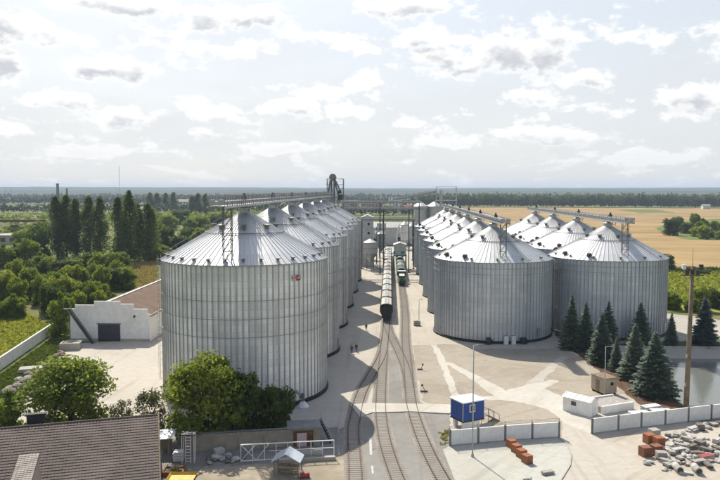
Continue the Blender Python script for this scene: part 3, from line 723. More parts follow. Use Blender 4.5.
mb = MB(); mb.tube((-1.05, -0.8, 39.2), (-1.05, 0.8, 39.2), 1.45, n=20); mb.build('head_housing', M_galvd, t, False)
for (x0, z0, x1, z1) in ((-0.2, 38.6, 2.6, 32.5), (-0.2, 37.5, 1.5, 31.5), (-2.0, 38.0, -2.8, 32.0)):
    mb = MB(); mb.tube((x0, -1.4, z0), (x1, -1.6, z1), 0.34, n=10); mb.build('spout', M_galvd, t)
mb = MB(); mb.box(0, 0, 32.2, 7.2, 5.0, 0.15); mb.box(0, 0, 36.2, 7.0, 4.6, 0.12); mb.build('platform', M_galvd, t)
mb = MB(); mb.box(2.2, -1.6, 31.0, 2.0, 1.6, 2.4); mb.box(1.9, -1.6, 33.2, 1.2, 1.2, 1.4); mb.build('drive_box', M_dark, t)

t = thing('lattice_tower', 'open lattice tower at the far end of the right inner row', 'tower', (27.0, 338, 0))
lattice_tower(t, 9.6, 4.0, 35.6, 4.0, M_galv, 0.2)
mb = MB(); mb.box(0, 0, 29.0, 10.2, 4.6, 0.2); mb.build('platform', M_galv, t)
mb = MB(); mb.tube((-2.5, 0, 0.0), (-2.5, 0, 34.0), 0.7, n=10); mb.build('elevator_trunk', M_galv, t)

def bridge(x0, z0, x1, z1, y, label, legs, hgt=1.1):
    t = thing('conveyor_bridge', label, 'conveyor bridge', (0, y, 0))
    mb = MB(); mb.beam((x0, 0, z0), (x1, 0, z1), 1.5, 0.5); mb.build('deck', M_gal2, t)
    mb = MB(); mb.beam((x0, 0, z0 + 0.5), (x1, 0, z1 + 0.5), 0.7, 0.55); mb.build('conveyor_casing', M_galv, t)
    for s in (-1, 1):
        mb = MB(); mb.beam((x0, s * 0.65, z0 + hgt), (x1, s * 0.65, z1 + hgt), 0.12); n = 14
        for i in range(n + 1):
            u = i / n; xx, zz = x0 + (x1 - x0) * u, z0 + (z1 - z0) * u; mb.beam((xx, s * 0.65, zz), (xx, s * 0.65, zz + hgt), 0.1)
        mb.build('railing', M_gal2, t)
    for lx in legs:
        u = (lx - x0) / (x1 - x0); zz = z0 + (z1 - z0) * u
        mb = MB(); mb.beam((lx, 0, 0), (lx, 0, zz), 0.42); mb.box(lx, 0, 0.2, 1.0, 1.0, 0.4); mb.build('mast', M_dark, t)
    return t
bridge(-20, 28.9, 12.4, 28.9, 284.0, 'upper conveyor bridge crossing above the railway', (-4.0, 11.8))
bridge(-19, 26.2, 15.0, 26.2, 287.5, 'lower conveyor bridge crossing above the railway', (-2.6, 7.8))
bridge(1.4, 29.2, 22.2, 33.0, 338.0, 'inclined pale conveyor climbing to the right tower', (11.0,))
bridge(-14, 21.2, 11.0, 21.2, 300.0, 'lowest thin pipe bridge across the railway', (-12.0, 10.2))

def hopper_bin(x, y, r, z0, zc, z1, zt, label, mt=M_galv, legs=True, group=None):
    t = thing('hopper_bin', label, 'bin', (x, y, 0), 0, group)
    mb = MB(); mb.lathe([(0.35, z0), (r, zc), (r, z1)], 24, cap=False); mb.build('shell', mt, t, False)
    mb = MB(); mb.lathe([(r + 0.12, z1), (0.4, zt), (0.3, zt + 0.3)], 24); mb.build('roof', M_roof_plain, t)
    for zz in (zc, (zc + z1) / 2, z1 - 0.2):
        mb = MB(); mb.lathe([(r + 0.02, zz - 0.08), (r + 0.12, zz - 0.08), (r + 0.12, zz + 0.08), (r + 0.02, zz + 0.08)], 24, cap=False); mb.build('hoop', M_galvd, t)
    if legs:
        for i in range(6):
            q = math.pi / 3 * i; mb = MB(); mb.beam((r * math.cos(q), r * math.sin(q), 0), (r * math.cos(q), r * math.sin(q), zc + 0.6), 0.24); mb.build('leg', M_galvd, t)
    return t
M_roof_plain = mat('bin roof', (0.62, 0.62, 0.60), 0.5, 0.3, 0.1, 0.6)
hopper_bin(-8.4, 300, 2.9, 3.0, 6.4, 11.6, 13.0, 'squat pale hopper bin on legs beside the wagons', M_galv)
for i, (x, y) in enumerate(((15.4, 350), (22.4, 350), (15.4, 357.5), (22.4, 357.5))):
    hopper_bin(x, y, 3.3, 2.0, 5.0, 26.0, 28.0, ('near left', 'near right', 'far left', 'far right')[i] + ' tall slender bin of the square cluster behind the right row', M_galv, True, 'tall slender bins')
hopper_bin(8.6, 402, 2.4, 2.5, 5.0, 14.2, 16.0, 'white capped bin standing far down the railway', M_roof_plain)
hopper_bin(12.6, 408, 2.2, 2.5, 5.0, 13.0, 14.6, 'grey bin just right of the white capped bin', M_galv)
t = thing('machine_house', 'grey corrugated machine house tower behind the left row', 'building', (-10.0, 312, 0))
mb = MB(); mb.box(0, 0, 11, 5.2, 6, 22); mb.build('wall', M_galv, t)
mb = MB(); mb.add([(-2.8, -3.2, 22), (2.8, -3.2, 22), (2.8, 3.2, 22), (-2.8, 3.2, 22), (0, -3.2, 23.2), (0, 3.2, 23.2)], [(0, 1, 4), (3, 5, 2), (0, 4, 5, 3), (1, 2, 5, 4), (0, 3, 2, 1)]); mb.build('roof', M_roof_plain, t)
for z in (5, 10, 15, 19):
    mb = MB(); mb.box(0.6, -3.03, z, 1.4, 0.08, 1.6); o = mb.build('window', M_white2, t)
    mb = MB(); mb.box(0.6, -3.09, z, 1.1, 0.06, 1.3); mb.build('pane', M_glass, o)
t = thing('grain_dryer', 'boxy grey grain dryer standing beyond the wagons', 'dryer', (-4.6, 385, 0))
mb = MB(); mb.box(0, 0, 9.2, 5.0, 4, 13.5); mb.build('body', M_galv, t)
for sx in (-2.2, 2.2):
    for sy in (-1.7, 1.7):
        mb = MB(); mb.beam((sx, sy, 0), (sx, sy, 2.5), 0.3); mb.build('leg', M_galvd, t)
for z in (5, 7.5, 10, 12.5):
    mb = MB(); mb.box(0, -2.1, z, 4.4, 0.25, 0.9); mb.build('louvre', M_galvd, t)
mb = MB(); mb.tube((1.0, 0, 15.9), (1.0, 0, 18.5), 0.5, n=10); mb.build('exhaust', M_dark, t)
hopper_bin(-12.0, 345, 2.6, 3.0, 6.0, 15.0, 16.8, 'grey bin glimpsed behind the machine house', M_galv)
hopper_bin(-4.4, 352, 2.0, 3.0, 5.5, 12.0, 13.4, 'slim grey bin left of the wagons far down the line', M_galvd)
hopper_bin(12.4, 318, 1.9, 3.0, 5.4, 12.5, 13.8, 'small grey bin right of the loading station', M_galvd)
hopper_bin(-15.4, 330, 2.4, 3.0, 6.0, 18.0, 19.6, 'tall grey bin at the end of the left row', M_galv)
t = thing('grain_hall', 'long grey hall closing the yard beyond the dryer', 'building', (-4, 440, 0))
mb = MB(); mb.box(0, 0, 5.5, 46, 18, 11); mb.build('wall', M_galv, t)
mb = MB(); mb.add([(-23.6, -9.6, 11), (23.6, -9.6, 11), (23.6, 9.6, 11), (-23.6, 9.6, 11), (-23.6, 0, 14), (23.6, 0, 14)], [(0, 1, 5, 4), (2, 3, 4, 5), (0, 4, 3), (1, 2, 5), (0, 3, 2, 1)]); mb.build('roof', M_galvd, t)
for x in (-15, -5, 10, 18):
    mb = MB(); mb.box(x, -9.06, 2.6, 4.2, 0.12, 5.0); mb.build('door', M_dark, t)
t = thing('pipe_rack', 'tangle of grey grain pipes on a rack left of the wagons', 'pipe', (-8.6, 322, 0))
for x in (-2.4, 0, 2.4):
    mb = MB(); mb.beam((x, 0, 0), (x, 0, 17), 0.3); mb.build('rack_post', M_dark, t)
for (a, b_) in (((-3, 0, 17), (3, 0, 13)), ((-3, .3, 14), (3, .3, 9)), ((3, -.3, 16), (-2, -.3, 6)), ((0, 0.5, 18), (0.5, .5, 3)), ((-2.4, -.5, 12), (2.4, -.5, 12))):
    mb = MB(); mb.tube(a, b_, 0.32, n=8); mb.build('pipe', M_galv, t, True)
t = thing('spout_pipes', 'white slanting grain pipes beside the white capped bin', 'pipe', (4.4, 400, 0))
for (a, b_) in (((1.0, 0, 15), (-0.5, 0, 8)), ((-0.5, 0, 8), (0.2, 0, 0)), ((2.4, 0, 13.5), (0.6, 0, 9))):
    mb = MB(); mb.tube(a, b_, 0.4, n=10); mb.build('pipe', M_roof_plain, t, True)
# wagon loading station over the right track
TX1, TX3 = -0.85, 4.35
t = thing('loading_station', 'pale green wagon loading station on teal legs over the right track', 'loading station', (TX3, 302, 0))
mb = MB(); mb.box(0, 0, 8.4, 5.2, 7, 4.4); mb.build('bin_house', M_pgreen, t)
mb = MB(); mb.add([(-2.9, -3.8, 10.6), (2.9, -3.8, 10.6), (2.9, 3.8, 10.6), (-2.9, 3.8, 10.6), (0, -3.8, 11.6), (0, 3.8, 11.6)], [(0, 1, 4), (3, 5, 2), (0, 4, 5, 3), (1, 2, 5, 4), (0, 3, 2, 1)]); mb.build('roof', M_pgreen, t)
mb = MB(); mb.box(0, 0, 6.0, 5.8, 7.6, 0.35); mb.build('platform', M_teal, t)
for sx in (-2.6, 2.6):
    for sy in (-3.4, 3.4):
        mb = MB(); mb.beam((sx, sy, 0), (sx, sy, 6.2), 0.35); mb.build('leg', M_teal, t)
for sx in (-1.2, 1.2):
    mb = MB(); mb.tube((sx, -1, 6.2), (sx, -1, 5.1), 0.5, 0.35, n=12); mb.build('spout', M_galvd, t)
mb = MB(); mb.box(-2.4, -3.6, 7.4, 0.8, 0.1, 1.0); mb.box(1.2, -3.6, 7.4, 1.4, 0.1, 0.9); mb.build('window', M_glass, t)

# ------------------------------------------------------------------ railway
def spline(pts, step=0.7):
    out = []; n = len(pts)
    for i in range(n - 1):
        p0 = pts[max(0, i - 1)]; p1 = pts[i]; p2 = pts[i + 1]; p3 = pts[min(n - 1, i + 2)]
        m = max(2, int((p2 - p1).length / step))
        for k in range(m):
            t = k / m
            out.append(0.5 * ((2 * p1) + (p2 - p0) * t + (2 * p0 - 5 * p1 + 4 * p2 - p3) * t * t + (3 * p1 - p0 - 3 * p2 + p3) * t ** 3))
    out.append(pts[-1]); return out
SLP = MB(); SLP.box(0, 0, 0, 2.3, 0.26, 0.07, top=0.94); ME_SLP = SLP.mesh('sleeper', M_sleeper)
def track(pts, label, far_y, sleep_to, ties=True):
    pts = [Vector((p[0], p[1], 0)) for p in pts]
    cl = spline(pts, 1.5)
    t = thing('railway_track', label, 'railway track', (cl[0].x, cl[0].y, 0)); o0 = Vector((cl[0].x, cl[0].y, 0))
    for s in (-1, 1):
        mb = MB(); vs = []
        for i, p in enumerate(cl):
            d = (cl[min(i + 1, len(cl) - 1)] - cl[max(i - 1, 0)]).normalized(); nrm = Vector((d.y, -d.x, 0))
            c = p + nrm * (s * 0.76) - o0
            for (w, z) in ((-0.085, 0.06), (-0.06, 0.21), (0.06, 0.21), (0.085, 0.06)): vs.append((c.x + nrm.x * w, c.y + nrm.y * w, z))
        fs = []
        for i in range(len(cl) - 1):
            for k in range(3): fs.append((i * 4 + k, i * 4 + k + 1, i * 4 + k + 5, i * 4 + k + 4))
        fs += [(0, 1, 2, 3), tuple(len(vs) - 4 + k for k in (3, 2, 1, 0))]
        mb.add(vs, fs); mb.build('rail', M_railtop, t)
    # bed of stones under the track
    mb = MB(); vs = []
    for i, p in enumerate(cl):
        d = (cl[min(i + 1, len(cl) - 1)] - cl[max(i - 1, 0)]).normalized(); nrm = Vector((d.y, -d.x, 0))
        for w, z in ((-1.38, 0.044), (-1.2, 0.055), (1.2, 0.055), (1.38, 0.044)): q = p + nrm * w - o0; vs.append((q.x, q.y, z + BEDZ[0]))
    BEDZ[0] += 0.004
    mb.add(vs, [(i * 4 + k, i * 4 + k + 1, i * 4 + k + 5, i * 4 + k + 4) for i in range(len(cl) - 1) for k in range(3)]); mb.build('ballast_bed', M_bed, t)
    acc = 0.0; far = MB(); cnt = 0
    for a, b_ in zip(cl, cl[1:]):
        seg = (b_ - a).length; d = (b_ - a).normalized(); rz = math.atan2(d.y, d.x) - math.pi / 2
        while acc < seg:
            p = a + d * acc - o0
            if p.y + o0.y < sleep_to and cnt < 300:
                o = link('sleeper', ME_SLP, t); o.location = (p.x, p.y, 0.05 + BEDZ[0]); o.rotation_euler = (0, 0, rz); cnt += 1
            else: far.box(p.x, p.y, 0.05 + BEDZ[0], 2.3, 0.26, 0.07, rz)
            acc += 0.62
        acc -= seg
    if far.v:
        o = far.build('sleepers', M_sleeper, t); o['kind'] = 'stuff'
    return t
BEDZ = [0.0]
P = lambda x, y: (lambda q: (q.x, q.y))(G(x, y))
track([P(356, 530), P(355.5, 478), P(353.3, 433), P(355, 419), P(361, 394), P(372, 374), P(382, 355), (TX1 - 0.15, 162), (TX1, 176)], 'leftmost railway track curving in from the bottom of the picture', 0, 150)
track([P(420, 530), P(398, 480), P(385.5, 443), P(381, 415), P(381, 390), P(382.7, 365), P(384.3, 346), (TX1, 168), (TX1, 190), (TX1, 300), (TX1, 420)], 'middle railway track that carries the row of grain wagons', 0, 178)
track([P(476, 530), P(443, 480), P(425, 445), P(414.5, 416), P(410.6, 398), P(407.5, 362), P(405.5, 341), (TX3, 200), (TX3, 246), (TX3, 330), (TX3, 420)], 'right railway track with the green locomotive on it', 0, 178)
track([(TX1, 178), P(390.5, 335), P(399, 352), P(405.5, 368), P(409.3, 388)], 'short crossover track linking the middle and right tracks', 0, 190)
# crossing slabs between the rails
t = thing('switch_stand', 'small dark switch lever beside the right track', 'switch', G(420, 370)); mb = MB(); mb.box(0, 0, 0.12, 1.0, 0.4, 0.24); mb.beam((0.2, 0, 0.2), (0.5, 0, 1.0), 0.08); mb.tube((0.5, -0.04, 1.05), (0.5, 0.04, 1.05), 0.18, n=10); mb.build('lever_frame', M_dark, t)
t = thing('switch_stand', 'dark switch lever standing on the dusty edge left of the apron', 'switch', G(424, 392)); mb = MB(); mb.box(0, 0, 0.12, 1.2, 0.5, 0.24); mb.beam((0.2, 0, 0.2), (-0.3, 0, 1.1), 0.08); mb.tube((-0.3, -0.04, 1.15), (-0.3, 0.04, 1.15), 0.18, n=10); mb.build('lever_frame', M_dark, t)

# covered hopper wagons
def wagon_meshes():
    d = {}
    W2, L2 = 1.58, 5.9
    mb = MB(); vs = []
    prof = [(-1.1, 1.25), (-W2, 2.2), (-W2, 3.75), (W2, 3.75), (W2, 2.2), (1.1, 1.25)]
    for y in (-L2, L2): vs += [(x, y, z) for x, z in prof]
    n = len(prof); mb.add(vs, [(i, (i + 1) % n, (i + 1) % n + n, i + n) for i in range(n)] + [tuple(range(n)), tuple(range(2 * n - 1, n - 1, -1))])
    for i in range(9):
        y = -L2 + 0.3 + i * (2 * L2 - 0.6) / 8
        for s in (-1, 1): mb.box(s * (W2 + 0.05), y, 2.95, 0.10, 0.12, 1.5)
    gb = mb.mesh('body', M_green); d['body_green'] = gb
    kk = 11; vs = []
    for y in (-L2, L2): vs += [(-(W2 + 0.02) * math.cos(math.pi * i / (kk - 1)), y, 3.74 + 0.70 * math.sin(math.pi * i / (kk - 1))) for i in range(kk)]
    mb.add(vs, [(i, i + 1, i + 1 + kk, i + kk) for i in range(kk - 1)])
    d['body'] = mb.mesh('body', mat('wagon side', (0.035, 0.036, 0.036), 0.75, 0.0, 0.3, 0.7))
    for ci, c in enumerate(((0.50, 0.475, 0.42), (0.40, 0.36, 0.30), (0.36, 0.43, 0.41), (0.56, 0.54, 0.49), (0.16, 0.24, 0.20))):
        mb = MB(); vs = []; k = 9
        for y in (-L2 + 0.55, L2 - 0.55):
            for i in range(k):
                q = math.pi * (0.20 + 0.60 * i / (k - 1)); vs.append((-(W2 + 0.04) * math.cos(q), y, 3.76 + 0.72 * math.sin(q)))
        mb.add(vs, [(i, i + 1, i + 1 + k, i + k) for i in range(k - 1)])
        d['roof%d' % ci] = mb.mesh('roof', mat('wagon roof %d' % ci, c, 0.8, 0, 0.15, 0.9), True)
    mb = MB(); k = 9
    for y, yo in ((-L2 - 0.05, -L2 + 0.58), (L2 - 0.58, L2 + 0.05)):
        vs = []
        for yy in (y, yo):
            vs += [(-(W2 + 0.02) * math.cos(math.pi * i / (k - 1)), yy, 3.72 + 0.70 * math.sin(math.pi * i / (k - 1))) for i in range(k)]
        mb.add(vs, [tuple(range(k)), tuple(range(2 * k - 1, k - 1, -1))] + [(i, i + 1, i + 1 + k, i + k) for i in range(k - 1)])
    for y in (-L2 - 0.35, L2 + 0.35): mb.box(0, y, 1.15, 2.6, 0.7, 0.3)
    d['end'] = mb.mesh('end_wall', M_black)
    mb = MB()
    for s in (-1, 1):
        mb.beam((-0.55, s * 6.25, 1.2), (-0.55, s * 6.25, 4.4), 0.06); mb.beam((-0.15, s * 6.25, 1.2), (-0.15, s * 6.25, 4.4), 0.06)
        for i in range(8): mb.beam((-0.55, s * 6.25, 1.4 + i * 0.4), (-0.15, s * 6.25, 1.4 + i * 0.4), 0.04)
    d['ladder'] = mb.mesh('end_ladder', M_dark)
    mb = MB(); mb.lathe([(0.34, 0), (0.34, 0.12), (0.2, 0.17)], 14); mb.box(0, 0.36, 0.06, 0.2, 0.14, 0.08); d['hatch'] = mb.mesh('hatch', M_galvd)
    mb = MB(); mb.beam((-0.2, -L2, 0), (-0.2, L2, 0), 0.5, 0.05); d['walk'] = mb.mesh('roof_walkway', M_galvd)
    mb = MB(); mb.box(0, 0, 0.72, 2.0, 1.4, 0.35); 
    for s in (-1, 1): mb.box(s * 1.02, 0, 0.62, 0.16, 2.3, 0.3)
    d['bogie'] = mb.mesh('bogie', M_dark)
    mb = MB(); mb.tube((-0.8, 0, 0), (-0.68, 0, 0), 0.47, n=18); mb.tube((0.68, 0, 0), (0.8, 0, 0), 0.47, n=18); mb.tube((-0.7, 0, 0), (0.7, 0, 0), 0.08, n=8); d['wheel'] = mb.mesh('wheelset', M_railtop)
    mb = MB(); mb.box(0, -6.3 - 0.15, 0.98, 0.28, 0.35, 0.28); mb.box(0, 6.3 + 0.0, 0.98, 0.28, 0.5, 0.28)
    for s in (-1, 1): mb.add([(s * 0.5 - 0.6, -1.2, 1.3), (s * 0.5 + 0.6, -1.2, 1.3), (s * 0.5 + 0.6, 1.2, 1.3), (s * 0.5 - 0.6, 1.2, 1.3), (s * 0.5 - 0.2, -.5, 0.5), (s * 0.5 + 0.2, -.5, 0.5), (s * 0.5 + 0.2, .5, 0.5), (s * 0.5 - 0.2, .5, 0.5)], [(0, 1, 2, 3), (7, 6, 5, 4), (0, 4, 5, 1), (1, 5, 6, 2), (2, 6, 7, 3), (3, 7, 4, 0)])
    d['under'] = mb.mesh('discharge_gear', M_dark)
    return d
WG = wagon_meshes()
def wagon(y, ci, label, x=None, body='body', group='grain wagons on the middle track'):
    t = thing('hopper_wagon', label, 'wagon', (TX1 if x is None else x, y, 0.22 + BEDZ[0]), 0, group)
    link('body', WG[body], t)
    for nm in ( 'end', 'ladder', 'under'): link({'end': 'end_wall', 'ladder': 'end_ladder', 'under': 'discharge_gear'}.get(nm, nm), WG[nm], t)
    r = link('roof', WG['roof%d' % ci], t)
    w = link('roof_walkway', WG['walk'], t); w.location = (0, 0, 4.50)
    for i in range(4):
        h = link('hatch', WG['hatch'], t); h.location = (0.42, -4.4 + i * 2.93, 4.40)
    for s in (-1, 1):
        b_ = link('bogie', WG['bogie'], t); b_.location = (0, s * 4.3, 0)
        for q in (-0.93, 0.93):
            w = link('wheelset', WG['wheel'], b_); w.location = (0, q, 0.47)
seq = [0, 1, 2, 0, 3, 0, 1, 0, 3, 1, 0, 2, 3, 0]
names14 = ['first', 'second', 'third', 'fourth', 'fifth', 'sixth', 'seventh', 'eighth', 'ninth', 'tenth', 'eleventh', 'twelfth', 'thirteenth', 'last']
tone = ['cream', 'beige', 'pale mint', 'off white']
for k in range(14):
    wagon(182.5 + 0.0 + 13.2 * k + 6.2 - 6.2 + 2.5, seq[k], ('%s roofed grain hopper wagon, nearest of the row on the middle track' % tone[seq[k]]) if k == 0 else '%s roofed grain hopper wagon, %s of the row from the camera' % (tone[seq[k]], names14[k]))

# green wagons behind the locomotive
for k, y in enumerate((266.5, 279.7, 292.9, 306.1, 319.3, 332.5)):
    wagon(y, 4, ('first', 'second', 'third', 'fourth', 'fifth', 'last')[k] + ' dark green wagon behind the locomotive on the right track', TX3, 'body_green', 'green wagons on the right track')
# green locomotive on the right track
t = thing('locomotive', 'dark green shunting locomotive on the right track', 'locomotive', (TX3, 252.5, 0.22 + BEDZ[0]))
mb = MB(); mb.box(0, 0, 1.25, 2.9, 12.5, 0.35); mb.build('frame', M_dark, t)
mb = MB(); mb.box(0, -2.2, 2.35, 2.1, 7.6, 1.9, top=0.97); mb.build('hood', M_green, t)
mb = MB(); mb.box(0, 3.4, 2.75, 2.9, 3.2, 2.7); mb.build('cab', M_green, t)
mb = MB(); mb.box(0, 3.4, 4.16, 3.0, 3.6, 0.14); mb.build('cab_roof', M_pgreen, t)
mb = MB(); mb.box(0, -2.2, 3.36, 1.9, 7.0, 0.1); mb.build('hood_top', M_pgreen, t)
for x in (-0.75, 0.75):
    mb = MB(); mb.box(x, 1.76, 3.45, 0.9, 0.08, 0.8); mb.build('window', M_glass, t)
for x in (-0.8, 0.8):
    mb = MB(); mb.tube((x, -6.1, 2.4), (x, -5.95, 2.4), 0.16, n=12); mb.build('headlight', M_white2, t)
for s in (-1, 1):
    mb = MB(); mb.box(0, s * 3.8, 0.75, 2.2, 2.6, 0.4); b_ = mb.build('bogie', M_dark, t)
    for q in (-1, 1): w = link('wheelset', WG['wheel'], b_); w.location = (0, s * 3.8 + q, 0.47)
    mb = MB(); mb.beam((s * 1.38, -6.1, 2.3), (s * 1.38, 1.7, 2.3), 0.05)
    for i in range(6): mb.beam((s * 1.38, -6.1 + i * 1.5, 1.4), (s * 1.38, -6.1 + i * 1.5, 2.3), 0.05)
    mb.build('handrail', M_white2, t)

# ------------------------------------------------------------------ vegetation
def leaf_mesh(name, pts, size, material, rnd, flat=0.0, aspect=1.0):
    """pts: (position, outward direction, tint). One folded diamond per leaf clump."""
    n = len(pts); vs = []; fs = []; tint = []
    for i, (p, d, tn) in enumerate(pts):
        a = Vector((rnd.gauss(0, 1), rnd.gauss(0, 1), rnd.gauss(0, 1) * (1 - flat))) + d * 0.9
        a = a.normalized()
        b_ = a.orthogonal().normalized(); b_.rotate(Matrix.Rotation(rnd.uniform(0, 6.28), 3, a)); c = a.cross(b_)
        s = size * rnd.uniform(0.6, 1.35); k = len(vs)
        vs += [p - b_ * s * aspect, p + c * s * 0.62 + a * s * 0.18, p + b_ * s * aspect, p - c * s * 0.62 + a * s * 0.18]
        fs.append((k, k + 1, k + 2, k + 3)); tint += [tn] * 4
    me = bpy.data.meshes.new(name); me.from_pydata(vs, [], fs)
    at = me.attributes.new('tint', 'FLOAT', 'POINT'); at.data.foreach_set('value', tint)
    me.materials.append(material); return me
def rand_dir(r):
    while True:
        v = Vector((r.uniform(-1, 1), r.uniform(-1, 1), r.uniform(-1, 1)))
        if 0.05 < v.length < 1: return v.normalized()
def crown(seed, nblob, nleaf, size, material, wide=1.0, low=0.25, skirt=0):
    """broad crown about 1 high (z 0..1) and 1 wide: many overlapping leaf clumps round a rounded mass"""
    r = random.Random(seed); blobs = []
    for i in range(nblob):
        d = rand_dir(r); d.z = d.z * 0.8 + 0.12
        rad = r.uniform(0.10, 0.20)
        k = r.uniform(0.55, 1.0)
        c = Vector((d.x * 0.36 * k * wide, d.y * 0.36 * k * wide, 0.56 + d.z * 0.40 * k))
        if c.z < low: c.z = low + r.uniform(0, 0.1)
        blobs.append((c, rad, r.uniform(0.0, 0.8)))
    for i in range(skirt):       # low boughs down to the ground
        q_ = 6.283 * i / skirt + r.uniform(-.3, .3); k = r.uniform(0.15, 0.36)
        blobs.append((Vector((math.cos(q_) * k, math.sin(q_) * k, r.uniform(0.06, 0.26))), r.uniform(0.12, 0.19), r.uniform(0.0, 0.6)))
    nblob = len(blobs)
    pts = []
    for i in range(nleaf):
        c, rad, tn = blobs[r.randrange(nblob)]
        d = rand_dir(r); q = rad * (r.random() ** 0.45) * r.uniform(0.9, 1.12)
        p = c + Vector((d.x, d.y, d.z * 0.85)) * q
        pts.append((p, (d + (p - Vector((0, 0, 0.45))).normalized()).normalized(), min(1, max(0, tn + r.gauss(0, 0.16)))))
    return leaf_mesh('crown', pts, size, material, r)
def trunk_mesh(seed, h0=0.5, r0=0.035, limbs=7):
    r = random.Random(seed); mb = MB()
    top = Vector((r.uniform(-.04, .04), r.uniform(-.04, .04), h0)); mb.tube((0, 0, -0.02), top, r0, r0 * 0.55, 8)
    for i in range(limbs):
        q = 6.28 * i / limbs + r.uniform(-.4, .4); s = Vector((0, 0, 0)).lerp(top, r.uniform(0.45, 1.0))
        e = s + Vector((math.cos(q) * r.uniform(.15, .32), math.sin(q) * r.uniform(.15, .32), r.uniform(.12, .36)))
        mb.tube(s, e, r0 * 0.42, r0 * 0.12, 6)
        e2 = e + Vector((math.cos(q + .5) * .1, math.sin(q + .5) * .1, .1)); mb.tube(e, e2, r0 * 0.14, r0 * 0.05, 5)
    return mb.mesh('trunk', M_bark)
def poplar_crown(seed, nleaf, size, material):
    r = random.Random(seed); pts = []
    nb = 46; bl = []
    for i in range(nb):
        z = 0.07 + 0.90 * (i + r.random()) / nb
        w = 0.115 * (math.sin(math.pi * min(1, (z + 0.12) / 1.12)) ** 0.6) * (1 - 0.35 * z) + 0.012
        q = r.uniform(0, 6.28); bl.append((Vector((math.cos(q) * w * r.uniform(.2, .85), math.sin(q) * w * r.uniform(.2, .85), z)), w * r.uniform(0.45, 0.75) + .01, r.uniform(0.05, 0.9)))
    for i in range(nleaf):
        c, rad, tn = bl[r.randrange(nb)]; d = rand_dir(r)
        p = c + Vector((d.x * rad, d.y * rad, d.z * rad * 2.0)) * (r.random() ** 0.5)
        p.z = max(0.02, p.z)
        pts.append((p, (d + Vector((p.x, p.y, 0)) * 6).normalized(), min(1, max(0, tn + r.gauss(0, .15)))))
    return leaf_mesh('crown', pts, size, material, r)
def spruce_crown(seed, material, tiers=30, per=17):
    """whorls of drooping needle boughs, unit height, base radius about 0.27"""
    r = random.Random(seed); vs = []; fs = []; tint = []
    def quad(a, b_, c, d, t):
        k = len(vs); vs.extend((a, b_, c, d)); fs.append((k, k + 1, k + 2, k + 3)); tint.extend([t] * 4)
    for i in range(tiers):
        u = i / (tiers - 1); z = 0.05 + 0.93 * u
        rad = 0.28 * (1 - u) ** 0.82 + 0.012
        m = max(5, int(per * (1 - u * 0.6))); ph = r.uniform(0, 6.28)
        for k in range(m):
            q = ph + 6.28 * k / m + r.uniform(-.25, .25); L_ = rad * r.uniform(0.72, 1.16); zz = z + r.uniform(-.018, .018)
            d = Vector((math.cos(q), math.sin(q), 0)); s = Vector((-d.y, d.x, 0)); tn = r.uniform(0.1, 0.9)
            steps = 5
            for j in range(steps):
                f0 = 0.12 + 0.88 * j / steps; f1 = 0.12 + 0.88 * (j + 1) / steps
                def pt(f): return d * (L_ * f) + Vector((0, 0, zz - 0.34 * L_ * f + 0.22 * L_ * f * f))
                w = 0.055 * (1.15 - f0) * (0.5 + L_ / 0.28) + 0.008
                a, b_ = pt(f0), pt(f1)
                for sg in (-1, 1):
                    e = a.lerp(b_, 0.9) + s * sg * w * r.uniform(.8, 1.4) - Vector((0, 0, w * r.uniform(0.25, 0.8))) + d * w * 0.5
                    e2 = a + s * sg * w * 0.35 - Vector((0, 0, 0.004))
                    quad(a, e2, e, b_, min(1, max(0, tn + r.gauss(0, .18) + (0.25 if f1 > 0.9 else 0))))
                if r.random() < 0.6:
                    h = Vector((0, 0, -w * r.uniform(.5, 1.0))); quad(a, b_, b_ + h, a + h, tn * 0.6)
    me = bpy.data.meshes.new('crown'); me.from_pydata(vs, [], fs)
    at = me.attributes.new('tint', 'FLOAT', 'POINT'); at.data.foreach_set('value', tint)
    me.materials.append(material); return me
ML_mid = leaf_mat('leaves mid green', (0.100, 0.145, 0.026), (0.250, 0.290, 0.060), 0.52)
ML_bright = leaf_mat('leaves bright', (0.125, 0.170, 0.026), (0.300, 0.325, 0.060), 0.5)
ML_dark = leaf_mat('leaves dark', (0.050, 0.078, 0.022), (0.125, 0.160, 0.046), 0.42)
ML_olive = leaf_mat('leaves olive', (0.070, 0.075, 0.040), (0.17, 0.165, 0.095))
ML_pop = leaf_mat('poplar leaves', (0.062, 0.094, 0.028), (0.165, 0.200, 0.062), 0.45)
ML_spr = leaf_mat('spruce needles', (0.062, 0.094, 0.068), (0.170, 0.215, 0.158), 0.24)
ML_sprb = leaf_mat('blue spruce needles', (0.036, 0.064, 0.062), (0.105, 0.150, 0.145), 0.15)
ML_far = leaf_mat('far forest', (0.022, 0.036, 0.018), (0.060, 0.080, 0.036), 0.2)
